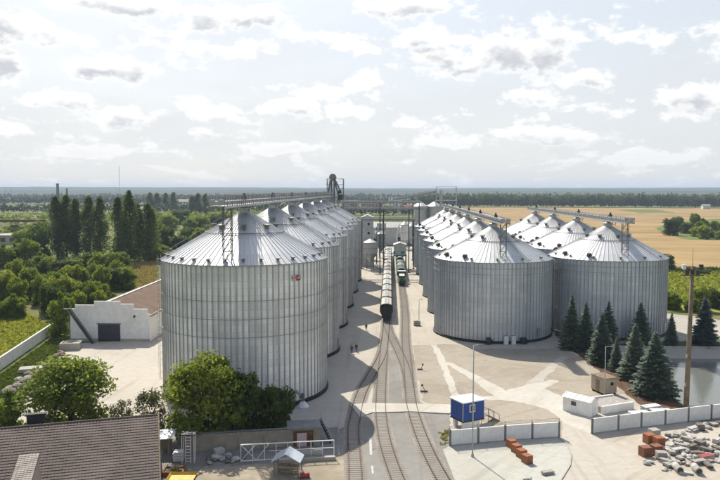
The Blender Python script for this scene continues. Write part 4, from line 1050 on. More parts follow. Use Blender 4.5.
CR = {
    'big': [crown(11 + i, 46, 12000, 0.022, ML_mid, 1.0, 0.2, 16) for i in range(2)],
    'bigb': [crown(21, 44, 11000, 0.024, ML_bright, 1.0, 0.2, 14)],
    'dark': [crown(31 + i, 34, 6500, 0.032, ML_dark, 1.0, 0.2, 12) for i in range(2)],
    'mid': [crown(41 + i, 34, 5200, 0.034, ML_mid, 1.0, 0.14, 16) for i in range(4)],
    'bright': [crown(51 + i, 34, 5200, 0.034, ML_bright, 1.0, 0.14, 16) for i in range(3)],
    'olive': [crown(61 + i, 26, 2600, 0.024, ML_olive, 1.0, 0.14, 12) for i in range(2)],
    'pop': [poplar_crown(71 + i, 5200, 0.0125, ML_pop) for i in range(4)],
    'spr': [spruce_crown(81 + i, ML_spr) for i in range(4)],
    'sprb': [spruce_crown(91 + i, ML_sprb) for i in range(2)],
    'fardark': [crown(101 + i, 26, 3600, 0.040, ML_dark, 1.0, 0.1, 14) for i in range(2)],
}
TR = [trunk_mesh(5 + i) for i in range(3)]
tm = MB(); tm.tube((0, 0, -0.01), (0, 0, 0.86), 0.014, 0.004, 8); TRP = tm.mesh('trunk', M_bark)
tm = MB(); tm.tube((0, 0, -0.01), (0, 0, 0.92), 0.020, 0.003, 8); TRS = tm.mesh('trunk', M_bark)
vr = random.Random(99)
def tree(kind, loc, h, w, label, group=None, name='tree', cat='tree'):
    t = thing(name, label, cat, (loc[0], loc[1], 0.0), vr.uniform(0, 6.28), group)
    c = link('crown', vr.choice(CR[kind]), t); c.scale = (w, w, h)
    tr = TRP if kind == 'pop' else TRS if kind in ('spr', 'sprb') else vr.choice(TR)
    k = link('trunk', tr, t); k.scale = (w, w, h) if kind not in ('pop',) else (h, h, h)
    return t
def ptree(kind, px, base, top, wpx, label, group=None, name='tree', cat='tree', wk=1.0):
    g0 = G(px, base); d = g0.y; h = CAMH - (top - 190) * d / F * 1.0
    h = max(1.0, h); return tree(kind, g0, h, max(0.8, wpx * d / F * wk), label, group, name, cat)

ORD = ['first', 'second', 'third', 'fourth', 'fifth', 'sixth', 'seventh', 'eighth', 'ninth', 'tenth', 'eleventh', 'twelfth', 'thirteenth', 'fourteenth', 'fifteenth', 'sixteenth', 'seventeenth', 'eighteenth']
# foreground trees
ptree('big', 70, 434, 362, 108, 'big round green tree behind the tiled roof', None)
ptree('mid', 8, 436, 398, 40, 'low green tree at the left edge behind the tiled roof')
ptree('olive', 153, 440, 391, 46, 'thin olive shrub between the tiled roof and the nearest silo', None, 'shrub', 'shrub')
ptree('olive', 122, 436, 402, 30, 'sparse grey green shrub right of the big round tree', None, 'shrub', 'shrub')
ptree('bigb', 206, 438, 357, 92, 'tall bright green tree in front of the nearest left silo')
ptree('dark', 243, 436, 372, 52, 'darker tree joining the right side of the tall bright tree')
ptree('dark', 276, 431, 387, 46, 'small dark tree at the right foot of the nearest left silo')
ptree('mid', 232, 441, 398, 42, 'low green tree between the bright tree and the wall')
# spruces
def spruce(px, base, top, w, label, blue=False):
    ptree('sprb' if blue else 'spr', px, base, top, w, label, 'spruces by the pond', 'spruce_tree', 'spruce', 1.72)
spruce(571, 349, 293, 26, 'tall spruce farthest left in the row by the soil strip')
spruce(585, 351, 300, 25, 'spruce second from the left in the soil strip row')
spruce(601, 364, 311, 30, 'full spruce third from the left in the soil strip row')
spruce(608, 345, 300, 24, 'spruce standing behind the third soil strip spruce')
spruce(616, 371, 336, 17, 'small narrow spruce right behind the lamp post')
spruce(634, 379, 322, 34, 'large spruce just left of the nearest and widest one')
spruce(654, 395, 330, 48, 'nearest and widest spruce at the pond corner')
spruce(640, 345, 301, 28, 'broad spruce against the wall of the right outer silo')
spruce(671, 346, 311, 16, 'slim lone spruce on the far pond bank')
spruce(704, 345, 294, 30, 'bluish spruce right of the tall pole', True)

# poplars on the left
for (px, base, top, w) in ((58, 258, 196, 13), (67, 257, 194, 14), (77, 256, 199, 13), (90, 256, 196, 13), (101, 257, 197, 14), (120, 262, 197, 13), (131, 263, 191, 15), (139, 261, 203, 10), (150, 261, 203, 14)):
    ptree('pop', px, base, top, w, {58: 'leftmost columnar poplar, beside the dark rounded tree', 67: 'tallest poplar of the dark trio at the far left', 77: 'right hand poplar of the dark trio at the far left', 90: 'left poplar of the pair in the middle of the poplars', 101: 'right poplar of the pair in the middle of the poplars', 120: 'poplar left of the tallest of the right hand group', 131: 'tallest columnar poplar of the group behind the dry grass', 139: 'thin poplar between the tallest and the lone poplar', 150: 'lone columnar poplar nearest the silo roof'}[px],
          'columnar poplars' , 'poplar_tree', 'poplar', 6.1)
for (px, base, top, w) in ((150, 211, 192.3, 8), (157, 211, 193, 8), (166, 211, 193, 7), (174, 211, 192, 8), (192, 214, 196, 7), (198, 214, 193, 8), (206, 214, 193.5, 8)):
    ptree('pop', px, base, top, w, ORD[[150, 157, 166, 174, 192, 198, 206].index(px)] + ' poplar from the left in the far row behind the thicket', 'far poplars', 'poplar_tree', 'poplar', 5.6)
ptree('fardark', 38, 261, 221, 32, 'dark rounded tree left of the poplars')
ptree('dark', 26, 256, 231, 20, 'smaller dark tree next to the pale flat roof')
ptree('mid', 60, 337, 294, 26, 'leafy tree leaning on the corner of the white warehouse')
vr2 = random.Random(4)
def thicket(y, x0, x1, step, hpx, kinds, label, group, wk=1.35, jy=4):
    x = x0; nn = 0
    if x0 < 300: step *= 0.84; wk *= 1.22
    while x < x1:
        yy = y + vr2.uniform(-jy, jy); k = vr2.choice(kinds); hp = hpx * vr2.uniform(0.75, 1.3)
        top = max(194, yy - hp)
        ptree(k, x + vr2.uniform(-2, 2), yy, top, step * vr2.uniform(1.1, 1.5), ORD[min(nn, 17)] + ' from the left: ' + label, group, 'shrub', 'shrub', wk)
        x += step * vr2.uniform(0.8, 1.15); nn += 1
thicket(248, 142, 222, 12, 20, ['mid', 'fardark', 'mid'], 'green shrub in the thicket just behind the nearest silo roof', 'thicket behind the silo', 1.3, 6)
thicket(228, 138, 225, 13, 14, ['mid', 'fardark', 'bright'], 'far shrub in the belt below the distant poplars', 'shrub belt below the far poplars', 1.3, 4)
thicket(262, 150, 172, 10, 12, ['mid', 'bright'], 'low bush at the left eave of the nearest silo', 'bushes by the silo', 1.2, 3)
thicket(268, -4, 50, 13, 22, ['mid', 'bright', 'mid'], 'shrub at the back of the left thicket near the flat roof', 'back of the left thicket', 1.35)
thicket(274, 50, 128, 13, 19, ['bright', 'mid', 'fardark'], 'shrub at the foot of the columnar poplars', 'shrubs under the poplars', 1.35)
thicket(290, -6, 126, 13, 24, ['bright', 'mid', 'bright', 'mid', 'fardark'], 'rounded shrub in the middle of the left thicket', 'middle of the left thicket', 1.35)
thicket(304, -6, 104, 14, 26, ['mid', 'bright', 'bright', 'mid'], 'rounded shrub at the front of the left thicket', 'front of the left thicket', 1.35)
thicket(282, 96, 132, 12, 16, ['bright', 'mid'], 'shrub between the poplars and the dry grass', 'shrubs by the dry grass', 1.3, 3)
thicket(316, -4, 18, 13, 20, ['mid', 'bright'], 'low shrub at the left edge above the yellow grass', 'shrubs above the yellow grass', 1.25)
thicket(311, 78, 112, 12, 17, ['mid', 'bright'], 'shrub close behind the warehouse parapet', 'shrubs behind the parapet', 1.25, 3)
thicket(318, 46, 78, 13, 26, ['fardark', 'mid'], 'dark shrub behind the white warehouse corner', 'shrubs at the warehouse corner', 1.25)
thicket(242, 0, 60, 16, 14, ['mid', 'bright'], 'distant shrub beyond the pale flat roof', 'distant shrubs on the left', 1.4, 6)
# right: hedge rows behind the pond, bushes in the field
thicket(310, 664, 800, 13, 23, ['mid', 'bright', 'mid', 'fardark'], 'rounded green shrub in the hedge along the service road', 'hedge along the service road', 1.15, 2)
ptree('fardark', 667, 271, 252, 14, 'dark lone bush at the edge of the right outer silo', None, 'shrub', 'shrub', 1.3)
thicket(272, 680, 790, 10, 6, ['mid', 'bright', 'fardark'], 'low bush in the strip between meadow and stubble', 'strip of low bushes', 1.3, 2)
thicket(234, 668, 760, 9, 15, ['mid', 'fardark'], 'bush of the thicket standing in the stubble field', 'field thicket', 1.3, 3)
thicket(238, 695, 740, 9, 12, ['bright', 'mid'], 'pale bush at the front of the field thicket', 'front of the field thicket', 1.3, 2)
ptree('fardark', 677, 231, 215, 13, 'tallest dark tree of the field thicket', None, 'tree', 'tree', 1.3)
ptree('fardark', 697, 230, 217, 12, 'second dark tree of the field thicket, right of the tallest', None, 'tree', 'tree', 1.3)

# far woods: each belt reads as one mass
def woods(name, ya, yb, x0, x1, rows, step, h, w, label, seed, material=None, per=46, leaf=1.6):
    r = random.Random(seed); pts = []
    for j in range(rows):
        x = x0
        while x < x1:
            y = ya + (yb - ya) * (x - x0) / (x1 - x0) + j * w * 0.9 + r.uniform(-w * .4, w * .4)
            hh = h * r.uniform(0.72, 1.12) ; ww = w * r.uniform(0.4, 0.62); tn = r.uniform(0.05, 0.95)
            for k in range(per):
                d = rand_dir(r); q = r.random() ** 0.4
                p = Vector((x + d.x * ww * q, y + d.y * ww * q, hh * 0.55 + d.z * hh * 0.46 * q))
                pts.append((p, d, min(1, max(0, tn + r.gauss(0, .12)))))
            x += step * r.uniform(0.7, 1.3)
    o = link(name, leaf_mesh(name, pts, leaf, material or ML_far, r)); o['kind'] = 'stuff'; o['label'] = label; return o
woods('forest_belt', 1415, 1300, 60, 1050, 4, 6.0, 27, 9, 'dense forest belt behind the stubble field', 1, ML_dark, per=60, leaf=2.3)
woods('far_wood', 1700, 1650, -1000, 60, 3, 11, 17, 13, 'far wood behind the plant', 2, per=40, leaf=2.4)
woods('left_wood', 640, 760, -420, -120, 3, 12, 13, 13, 'wooded belt left of the plant', 3, ML_mid, 46, 1.5)
woods('left_wood', 1000, 1050, -640, -100, 3, 12, 15, 13, 'second wooded belt left of the plant', 4, ML_far, 44, 1.8)
woods('mid_wood', 560, 620, -70, 30, 3, 9, 9, 11, 'trees closing the view down the railway', 5, ML_mid, 46, 1.3)
woods('mid_wood', 900, 960, -160, 90, 3, 11, 14, 13, 'wood behind the railway yard', 6, ML_far, 44, 1.7)
woods('mid_wood', 440, 470, -60, -14, 2, 8, 8, 9, 'green trees behind the left row end', 8, ML_mid, 60, 1.0)
woods('far_wood', 2500, 2400, -1900, 1900, 3, 20, 20, 22, 'wood in front of the hills', 7, ML_far, 26, 4.2)

# grass tufts on the verge at the left
def tufts(name, poly, n, material, label, hgt=0.5, seed=1):
    r = random.Random(seed); xs_ = [p[0] for p in poly]; ys_ = [p[1] for p in poly]; vs = []; fs = []; tint = []
    def inside(x, y):
        c = False; j = len(poly) - 1
        for i in range(len(poly)):
            xi, yi, xj, yj = poly[i][0], poly[i][1], poly[j][0], poly[j][1]
            if (yi > y) != (yj > y) and x < (xj - xi) * (y - yi) / (yj - yi) + xi: c = not c
            j = i
        return c
    while len(fs) < n:
        x, y = r.uniform(min(xs_), max(xs_)), r.uniform(min(ys_), max(ys_))
        if not inside(x, y): continue
        q = r.uniform(0, 3.14); w = r.uniform(0.2, 0.5); h = hgt * r.uniform(0.4, 1.4); k = len(vs); c, s = math.cos(q) * w, math.sin(q) * w; lx, ly = r.uniform(-.2, .2), r.uniform(-.2, .2)
        vs += [(x - c, y - s, 0), (x + c, y + s, 0), (x + c * .6 + lx, y + s * .6 + ly, h), (x - c * .6 + lx, y - s * .6 + ly, h * 0.8)]; fs.append((k, k + 1, k + 2, k + 3)); tint += [r.random()] * 4
    me = bpy.data.meshes.new(name); me.from_pydata(vs, [], fs); at = me.attributes.new('tint', 'FLOAT', 'POINT'); at.data.foreach_set('value', tint)
    me.materials.append(material); o = link(name, me); o['kind'] = 'stuff'; o['label'] = label; return o
ML_grass = leaf_mat('grass blades', (0.15, 0.18, 0.03), (0.36, 0.35, 0.08), 0.4)
tufts('grass', PX((-20, 312), (30, 316), (56, 330), (0, 366), (-40, 385)), 9000, ML_grass, 'yellow green grass behind the white boundary wall', 0.6, 1)
tufts('grass', PX((-30, 402), (0, 376), (56, 336), (70, 338), (60, 350), (44, 374), (10, 398)), 5000, leaf_mat('short grass', (0.06, 0.095, 0.02), (0.16, 0.19, 0.045), 0.3), 'short green grass in front of the white boundary wall', 0.35, 2)
tufts('grass', PX((130, 262), (158, 262), (158, 290), (128, 284)), 3500, leaf_mat('dry grass', (0.20, 0.16, 0.07), (0.36, 0.29, 0.13), 0.3), 'dry straw coloured grass behind the warehouse', 0.7, 3)
tufts('grass', PX((662, 268), (760, 268), (880, 284), (790, 312), (664, 306)), 9000, ML_grass, 'tall meadow grass beyond the service road', 0.8, 4)
tufts('weeds', PX((440, 432), (449, 430), (449, 446), (441, 446)), 30, leaf_mat('weeds', (0.16, 0.15, 0.06), (0.30, 0.26, 0.12), 0.3), 'dry weeds beside the right track and the fence', 0.3, 5)

# ------------------------------------------------------------------ buildings
# white warehouse with a stepped parapet
A = G(71, 341); Bq = G(150, 341.5); wd = (Bq - A); wl = wd.length; wrz = math.atan2(wd.y, wd.x)
t = thing('warehouse', 'white warehouse with stepped parapet and brown roof', 'warehouse', (A.x, A.y, 0), wrz)
k = wl / 79.0
steps = [(0, 5, 33), (5, 24, 37), (24, 50, 41), (50, 63, 38), (63, 77, 33), (77, 79, 28)]
poly = [(0, 0)]
for (x0, x1, h) in reversed([]): pass
mb = MB(); fr = []
for (x0, x1, h) in steps: fr += [(x0 * k, h * 0.222), (x1 * k, h * 0.222)]
outl = [(0, 0)] + fr + [(wl, 0)]
n = len(outl); DL = 46.0
vs = [(x, 0, z) for x, z in outl] + [(x, 0.4, z) for x, z in outl]
mb.add(vs, [tuple(range(n)), tuple(range(2 * n - 1, n - 1, -1))] + [(i, i + n, (i + 1) % n + n, (i + 1) % n) for i in range(n)]); mb.build('front_wall', M_white, t)
mb = MB(); mb.box(wl - 0.2, DL / 2 + 0.41, 2.95, 0.4, DL, 5.9); mb.build('side_wall', M_white, t)
mb = MB(); mb.box(0.2, DL / 2 + 0.41, 2.95, 0.4, DL, 5.9); mb.build('side_wall', M_white, t)
mb = MB(); mb.box(wl / 2, DL + 0.6, 2.95, wl - 0.9, 0.4, 5.9); mb.build('back_wall', M_white, t)
M_broof = mat('brown roof felt', (0.135, 0.080, 0.048), 0.92, 0, 0.25, 0.4, 0.2, 5)
rx = 37 * k; ez, rz_ = 5.6, 8.75
for (xa, xb) in ((-0.3, rx), (rx, wl + 0.3)):
    za, zb = (ez, rz_) if xa < 0 else (rz_, ez)
    mb = MB(); mb.add([(xa, 0.45, za), (xb, 0.45, zb), (xb, DL + 1, zb), (xa, DL + 1, za), (xa, 0.45, za + .18), (xb, 0.45, zb + .18), (xb, DL + 1, zb + .18), (xa, DL + 1, za + .18)], [(3, 2, 1, 0), (4, 5, 6, 7), (0, 1, 5, 4), (1, 2, 6, 5), (2, 3, 7, 6), (3, 0, 4, 7)]); mb.build('roof_slope', M_broof, t)
mb = MB(); mb.beam((rx, 0.5, rz_ + 0.22), (rx, DL + 1, rz_ + 0.22), 0.5, 0.14); mb.build('ridge_cap', M_white, t)
mb = MB(); mb.box(38.5 * k, -0.05, 1.95, 22 * k, 0.14, 3.9); o = mb.build('gate', M_door, t)
for i in range(5):
    mb = MB(); mb.box(38.5 * k, -0.14, 0.5 + i * 0.75, 21 * k, 0.05, 0.06); mb.build('gate_rib', M_dark, o)
mb = MB(); mb.box(38.5 * k, -0.12, 4.0, 24 * k, 0.3, 0.2); mb.build('lintel', M_galvd, t)
mb = MB(); mb.box(64 * k, -0.06, 5.7, 0.4, 0.16, 0.5); mb.tube((64 * k, -0.1, 5.7), (64 * k, -0.5, 5.5), 0.12, n=8); mb.build('wall_lamp', M_dark, t)
mb = MB(); mb.beam((0, -0.03, 0.3), (wl, -0.03, 0.3), 0.05, 0.6); mb.build('plinth', M_concrete_wall, t)
# slanting conveyor ladder at the warehouse front
t = thing('loading_conveyor', 'dark slanting loading conveyor leaning at the warehouse front', 'conveyor', G(93, 344))
p0 = Vector((0, 0, 0.2)); q = AY(69, 306, 151.0) - G(93, 344); q.z = 7.6
for s in (-0.4, 0.4):
    mb = MB(); mb.beam(p0 + Vector((s, 0, 0)), q + Vector((s, 0, 0)), 0.14, 0.35); mb.build('side_beam', M_galvd, t)
mb = MB(); mb.beam(p0 + Vector((0, 0, -0.05)), q + Vector((0, 0, -0.05)), 0.75, 0.12); mb.build('belt', M_dark, t)
for i in range(12):
    mb = MB(); c = p0.lerp(q, (i + 0.5) / 12); mb.beam(c + Vector((-0.4, 0, 0.3)), c + Vector((0.4, 0, 0.3)), 0.09); mb.build('rung', M_galvd, t)
mb = MB(); mb.beam((q.x, q.y, 0), (q.x, q.y, q.z + 0.3), 0.16); mb.beam((q.x - 1.2, q.y, q.z), (q.x + 0.5, q.y, q.z), 0.3, 0.3); mb.build('support_post', M_galvd, t)
t = thing('concrete_trough', 'low pale concrete trough beside the warehouse', 'trough', G(71, 349), R(12))
mb = MB()
for (x, y, sx, sy) in ((0, -1.3, 4.0, 0.35), (0, 1.3, 4.0, 0.35), (-1.83, 0, 0.34, 2.25), (1.83, 0, 0.34, 2.25)): mb.box(x, y, 0.75, sx, sy, 1.5)
mb.build('wall', M_conc, t)
mb = MB(); mb.box(0, 0, 1.2, 3.3, 2.24, 0.2); mb.build('fill', M_concrete_wall, t)

# boundary wall at the left
w0, w1 = G(-40, 398), G(53, 333); d = (w1 - w0); n = int(d.length / 3.0)
t = thing('boundary_wall', 'white boundary wall running through the grass at the left', 'wall', (w0.x, w0.y, 0), math.atan2(d.y, d.x)); sl_ = d.length / n
PAN = MB(); PAN.box(sl_ / 2, 0, 1.15, sl_ - 0.03, 0.22, 2.3); PAN.box(sl_ / 2, 0, 2.36, sl_ - 0.02, 0.34, 0.12); PANm = PAN.mesh('panel', M_white)
for i in range(n):
    o = link('panel', PANm, t); o.location = (i * sl_, 0, 0)
    if i % 2 == 0:
        mb = MB(); mb.box(i * sl_, 0, 1.2, 0.4, 0.36, 2.5); mb.build('pier', M_white, t)

# tiled house in the left foreground
rdir = Vector((0.945, 0.327, 0)); rdn = Vector((0.327, -0.945, 0))
E0 = AY(158, 415, 1.0); 
ridge_end = G(158, 415, 8.0)
t = thing('tiled_house', 'house with brown tiled roof and sunlit dormer in the left foreground', 'house', (ridge_end.x, ridge_end.y, 0), math.atan2(rdir.y, rdir.x))
# local frame: +x along the ridge to the right end, -y down the slope towards the camera
LR, SLH, DZ = 30.0, 9.8, 4.35
sl_len = math.hypot(SLH, DZ)
M_tile = mat('brown tile', (0.125, 0.095, 0.08), 0.8, 0, 0.22, 1.6, 0.1, 10, big=(0.25, (0.155, 0.12, 0.10), 0.5, 0.7))
M_tile_sunlit = mat('sunlit dormer tile', (0.34, 0.30, 0.265), 0.85, 0, 0.15, 2.0, 0.1, 10)  # stronger sun on the flat dormer top is put into this paler tile colour
def tile_field(mb, x0, x1, ya, yb, za, zb, row=0.36, tw=0.30):
    """overlapping tiles: every course is a lipped strip of tiles that bulge a little"""
    nr = max(2, int(math.hypot(yb - ya, zb - za) / row)); nt_ = max(2, int((x1 - x0) / tw)); rr = random.Random(3)
    nz = Vector((0, zb - za, -(yb - ya))); nz = nz if nz.z > 0 else -nz; nz.normalize()
    for j in range(nr):
        f0, f1 = j / nr, (j + 1.25) / nr
        p0 = Vector((0, ya + (yb - ya) * f0, za + (zb - za) * f0)); p1 = Vector((0, ya + (yb - ya) * min(1.01, f1), za + (zb - za) * min(1.01, f1)))
        for i in range(nt_):
            xa = x0 + (x1 - x0) * (i + (0.5 if j % 2 else 0) * 0) / nt_; xb = xa + (x1 - x0) / nt_ * 0.95; xm = (xa + xb) / 2; lift = rr.uniform(-.006, .006)
            a, b_ = nz * 0.015, nz * (0.075 + lift); hi = nz * 0.035
            mb.add([p0 + a + Vector((xa, 0, 0)), p0 + a + hi + Vector((xm, 0, 0)), p0 + a + Vector((xb, 0, 0)), p1 + b_ + Vector((xa, 0, 0)), p1 + b_ + hi + Vector((xm, 0, 0)), p1 + b_ + Vector((xb, 0, 0)),
                    p1 + Vector((xa, 0, 0)), p1 + Vector((xb, 0, 0))], [(0, 1, 4, 3), (1, 2, 5, 4), (3, 4, 5, 7, 6)])
mb = MB(); mb.add([(-LR, 0, 8), (0, 0, 8), (0, -SLH, 8 - DZ), (-LR, -SLH, 8 - DZ), (-LR, 0, 7.8), (0, 0, 7.8), (0, -SLH, 7.8 - DZ), (-LR, -SLH, 7.8 - DZ)], [(0, 1, 2, 3), (7, 6, 5, 4), (0, 4, 5, 1), (1, 5, 6, 2), (2, 6, 7, 3), (3, 7, 4, 0)])
rf = mb.build('roof', M_tile, t)
mb = MB(); tile_field(mb, -LR, 0.02, 0, -SLH, 8.0, 8.0 - DZ, 0.40, 0.33); o = mb.build('roof_tiles', M_tile, rf); o['kind'] = 'stuff'
mb = MB(); mb.add([(-LR, 0, 8), (0, 0, 8), (0, SLH, 8 - DZ), (-LR, SLH, 8 - DZ), (-LR, 0, 7.8), (0, 0, 7.8), (0, SLH, 7.8 - DZ), (-LR, SLH, 7.8 - DZ)], [(0, 3, 2, 1), (4, 5, 6, 7), (0, 1, 5, 4), (1, 2, 6, 5), (2, 3, 7, 6), (3, 0, 4, 7)]); rf2 = mb.build('roof', M_tile, t)
mb = MB(); tile_field(mb, -LR, 0.02, 0, SLH, 8.0, 8.0 - DZ, 0.40, 0.33); o = mb.build('roof_tiles', M_tile, rf2); o['kind'] = 'stuff'
mb = MB()
for i in range(int(LR / 0.42)): mb.tube((-i * 0.42, 0, 8.02), (-i * 0.42 - 0.44, 0, 8.05), 0.13, 0.15, 8)
o = mb.build('ridge_tiles', M_tile, rf); o['kind'] = 'stuff'
mb = MB(); mb.box(-LR / 2 - 0.3, 0, 1.75, LR - 0.8, 2 * SLH - 1.0, 3.5); mb.add([(-0.5, -SLH + .5, 3.5), (-0.5, SLH - .5, 3.5), (-0.5, 0, 7.7), (-0.7, -SLH + .5, 3.5), (-0.7, SLH - .5, 3.5), (-0.7, 0, 7.7)], [(0, 1, 2), (5, 4, 3), (0, 3, 4, 1), (1, 4, 5, 2), (2, 5, 3, 0)]); mb.build('wall', mat('house render', (0.50, 0.46, 0.40), 0.9, 0, 0.1, 1.0), t)
for s in (-1, 1):
    mb = MB(); mb.beam((0.05, 0, 8.06), (0.05, s * SLH, 8.06 - DZ), 0.16, 0.22); mb.build('verge_board', M_wood, t)
# dormer: flat top painted pale for the sun it catches, steep dark cheeks
wl0 = t.matrix_basis if False else None
def to_local(p):
    v = p - Vector((ridge_end.x, ridge_end.y, 0)); return Vector((v.dot(rdir), v.dot(Vector((-rdir.y, rdir.x, 0))), p.z))
def slope_hit(x, y):          # photo pixel -> point on the front slope, local
    d_ = ray(x, y); o_ = Vector((0, 0, CAMH)); k0 = DZ / SLH
    ol = to_local(o_); dl = Vector((d_.dot(rdir), d_.dot(Vector((-rdir.y, rdir.x, 0))), d_.z))
    tt = (8.0 + k0 * ol.y - ol.z) / (dl.z - k0 * dl.y); return ol + dl * tt
hl = slope_hit(20, 455); hr = slope_hit(39, 454)
yt = (hl.y + hr.y) / 2; zt = 8.0 + DZ / SLH * yt
yb_ = -SLH + 0.3; fl = -0.13
xa, xb = hl.x, hr.x; zb_ = zt + fl * (yt - yb_) * -1 if False else zt - 0.16 * (yt - yb_)
zs = 8.0 + DZ / SLH * yb_; fz = 0.62
mb = MB(); mb.add([(xa, yt, zt), (xb, yt, zt), (xb, yb_, zb_), (xa, yb_, zb_), (xa - 1.1, yb_, zs), (xb + 1.1, yb_, zs)], [(0, 3, 2, 1), (0, 4, 3), (1, 2, 5), (3, 4, 5, 2)]); dm = mb.build('dormer', M_tile, t)
mb = MB(); tile_field(mb, xa - 0.05, xb + 0.05, yt, yb_, zt + 0.02, zb_ + 0.02, 0.36, 0.30); o = mb.build('dormer_tiles', M_tile_sunlit, dm); o['kind'] = 'stuff'; o['label'] = 'tiled top of the dormer, painted pale as if sunlit'
mb = MB(); mb.box((xa + xb) / 2, yb_ - 0.05, (zb_ + zs) / 2, (xb - xa) * 0.6, 0.1, (zb_ - zs) * 0.6); mb.build('dormer_window', M_glass, dm)
cp = to_local(G(38, 428, 7.0)); 
mb = MB(); mb.box(cp.x, 1.2, 7.6, 1.9, 0.5, 2.4); mb.box(cp.x, 1.2, 8.95, 2.2, 0.7, 0.18); mb.build('vent_box', M_black, t)

# ------------------------------------------------------------------ service yard clutter (bottom left)
W0, W1 = G(168, 452), G(331, 446)
def low_wall(p, q, h, label, mt, name='yard_wall', cat='wall', panel=3.0, cop=M_galvd):
    d = q - p; n = max(1, round(d.length / panel)); s = d.length / n
    t = thing(name, label, cat, (p.x, p.y, 0), math.atan2(d.y, d.x))
    pm = MB(); pm.box(s / 2, 0, h / 2, s - 0.04, 0.2, h); pm = pm.mesh('panel', mt)
    for i in range(n): o = link('panel', pm, t); o.location = (i * s, 0, 0)
    for i in range(n + 1): mb = MB(); mb.box(i * s, 0, (h + 0.1) / 2, 0.26, 0.28, h + 0.1); mb.build('pier', mt, t)
    mb = MB(); mb.box(d.length / 2, 0, h + 0.16, d.length + 0.3, 0.40, 0.10); mb.build('coping', cop, t)
    return t
M_beige = mat('beige render', (0.34, 0.30, 0.235), 0.92, 0, 0.18, 0.8, 0.2, 6, big=(0.3, (0.22, 0.19, 0.15), 0.5, 0.7))
low_wall(G(186, 452.5), G(289, 446.5), 2.3, 'beige yard wall with dark coping under the trees', M_beige)
# shed with a brick coloured surround and pale door
p = G(289, 447); q = G(320, 445.5); d = q - p
t = thing('brick_shed', 'low shed with rusty door surround and pale door', 'shed', (p.x, p.y, 0), math.atan2(d.y, d.x))
mb = MB(); mb.box(d.length / 2, 1.4, 1.2, d.length, 2.8, 2.4); mb.build('wall', M_beige, t)
mb = MB(); mb.box(d.length / 2, 1.3, 2.5, d.length + 0.4, 3.3, 0.16); mb.build('roof', M_galvd, t)
mb = MB(); mb.box(1.9, -0.06, 1.05, 2.6, 0.14, 2.1); o = mb.build('door_surround', M_rust, t)
mb = MB(); mb.box(1.7, -0.16, 0.95, 1.3, 0.08, 1.8); mb.build('door', M_pink, o)
# slanting steps beside the shed
t = thing('steel_stair', 'dark slanting steel stair beside the shed', 'stair', G(331, 444), R(0))
for s in (0, 0.8):
    mb = MB(); mb.beam((0, s, 0.1), (-1.7, s + 1.9, 2.6), 0.1, 0.26); mb.build('stringer', M_dark, t)
for i in range(8):
    mb = MB(); u = (i + .5) / 8; mb.box(-1.7 * u, 0.4 + 1.9 * u, 0.1 + 2.5 * u, 0.3, 0.85, 0.05); mb.build('step', M_galvd, t)
mb = MB(); mb.beam((0.1, -0.05, 1.0), (-1.6, 1.85, 3.5), 0.06); mb.beam((0.1, -0.05, 0.1), (0.1, -0.05, 1.0), 0.06); mb.beam((-1.6, 1.85, 2.6), (-1.6, 1.85, 3.5), 0.06); mb.build('handrail', M_galv, t)
# sliding gate
p, q = G(241, 463), G(334, 458); d = q - p; L_ = d.length; rz = math.atan2(d.y, d.x)
t = thing('sliding_gate', 'long white sliding gate with cross braced frame', 'gate', (p.x, p.y, 0), rz)
mb = MB()
for z in (0.25, 2.3): mb.beam((0, 0, z), (L_, 0, z), 0.11)
mb.beam((L_ * .3, 0, 1.35), (L_, 0, 1.35), 0.08); mb.build('frame', M_white2, t)
npost = 8
for i in range(npost + 1):
    mb = MB(); mb.beam((L_ * i / npost, 0, 0.1), (L_ * i / npost, 0, 2.3), 0.09); mb.build('upright', M_white2, t)
for (a, b_) in (((0, 0.25), (0.16, 2.3)), ((0, 2.3), (0.16, 0.25)), ((0.16, 0.25), (0.3, 2.3))):
    mb = MB(); mb.beam((a[0] * L_, 0.03, a[1]), (b_[0] * L_, 0.03, b_[1]), 0.07); mb.build('brace', M_white2, t)
for i in (5, 6):
    mb = MB(); mb.box(L_ * (i + .5) / npost, 0.02, 0.75, L_ / npost - 0.1, 0.05, 0.9); mb.build('infill_panel', M_galv, t)
mb = MB(); mb.box(L_ * 0.7, -0.5, 0.22, L_ * 0.62, 0.6, 0.44); mb.build('track_beam', M_conc, t)
# little well house canopy
t = thing('well_canopy', 'small gabled canopy with pale blue roof near the gate', 'canopy', G(288, 473), R(-4))
for s in (-1, 1):
    mb = MB(); mb.add([(0, -1.3, 2.75), (0, 1.3, 2.75), (s * 1.75, 1.3, 1.75), (s * 1.75, -1.3, 1.75), (0, -1.3, 2.82), (0, 1.3, 2.82), (s * 1.75, 1.3, 1.82), (s * 1.75, -1.3, 1.82)], [(0, 1, 2, 3), (7, 6, 5, 4), (0, 4, 5, 1), (1, 5, 6, 2), (2, 6, 7, 3), (3, 7, 4, 0)])
    mb.build('roof_slope', mat('pale blue sheet', (0.56, 0.60, 0.64), 0.45, 0.3, 0.08, 1.0), t)
for x in (-1.45, 1.45):
    for y in (-1.1, 1.1):
        mb = MB(); mb.beam((x, y, 0), (x, y, 1.95), 0.11); mb.build('post', M_galvd, t)
mb = MB(); mb.box(0, -0.2, 0.45, 2.6, 0.5, 0.09); mb.box(-1, -0.2, 0.2, 0.12, 0.4, 0.42); mb.box(1, -0.2, 0.2, 0.12, 0.4, 0.42); mb.box(0, 0.35, 0.85, 2.6, 0.08, 0.4); mb.build('bench', M_wood, t)
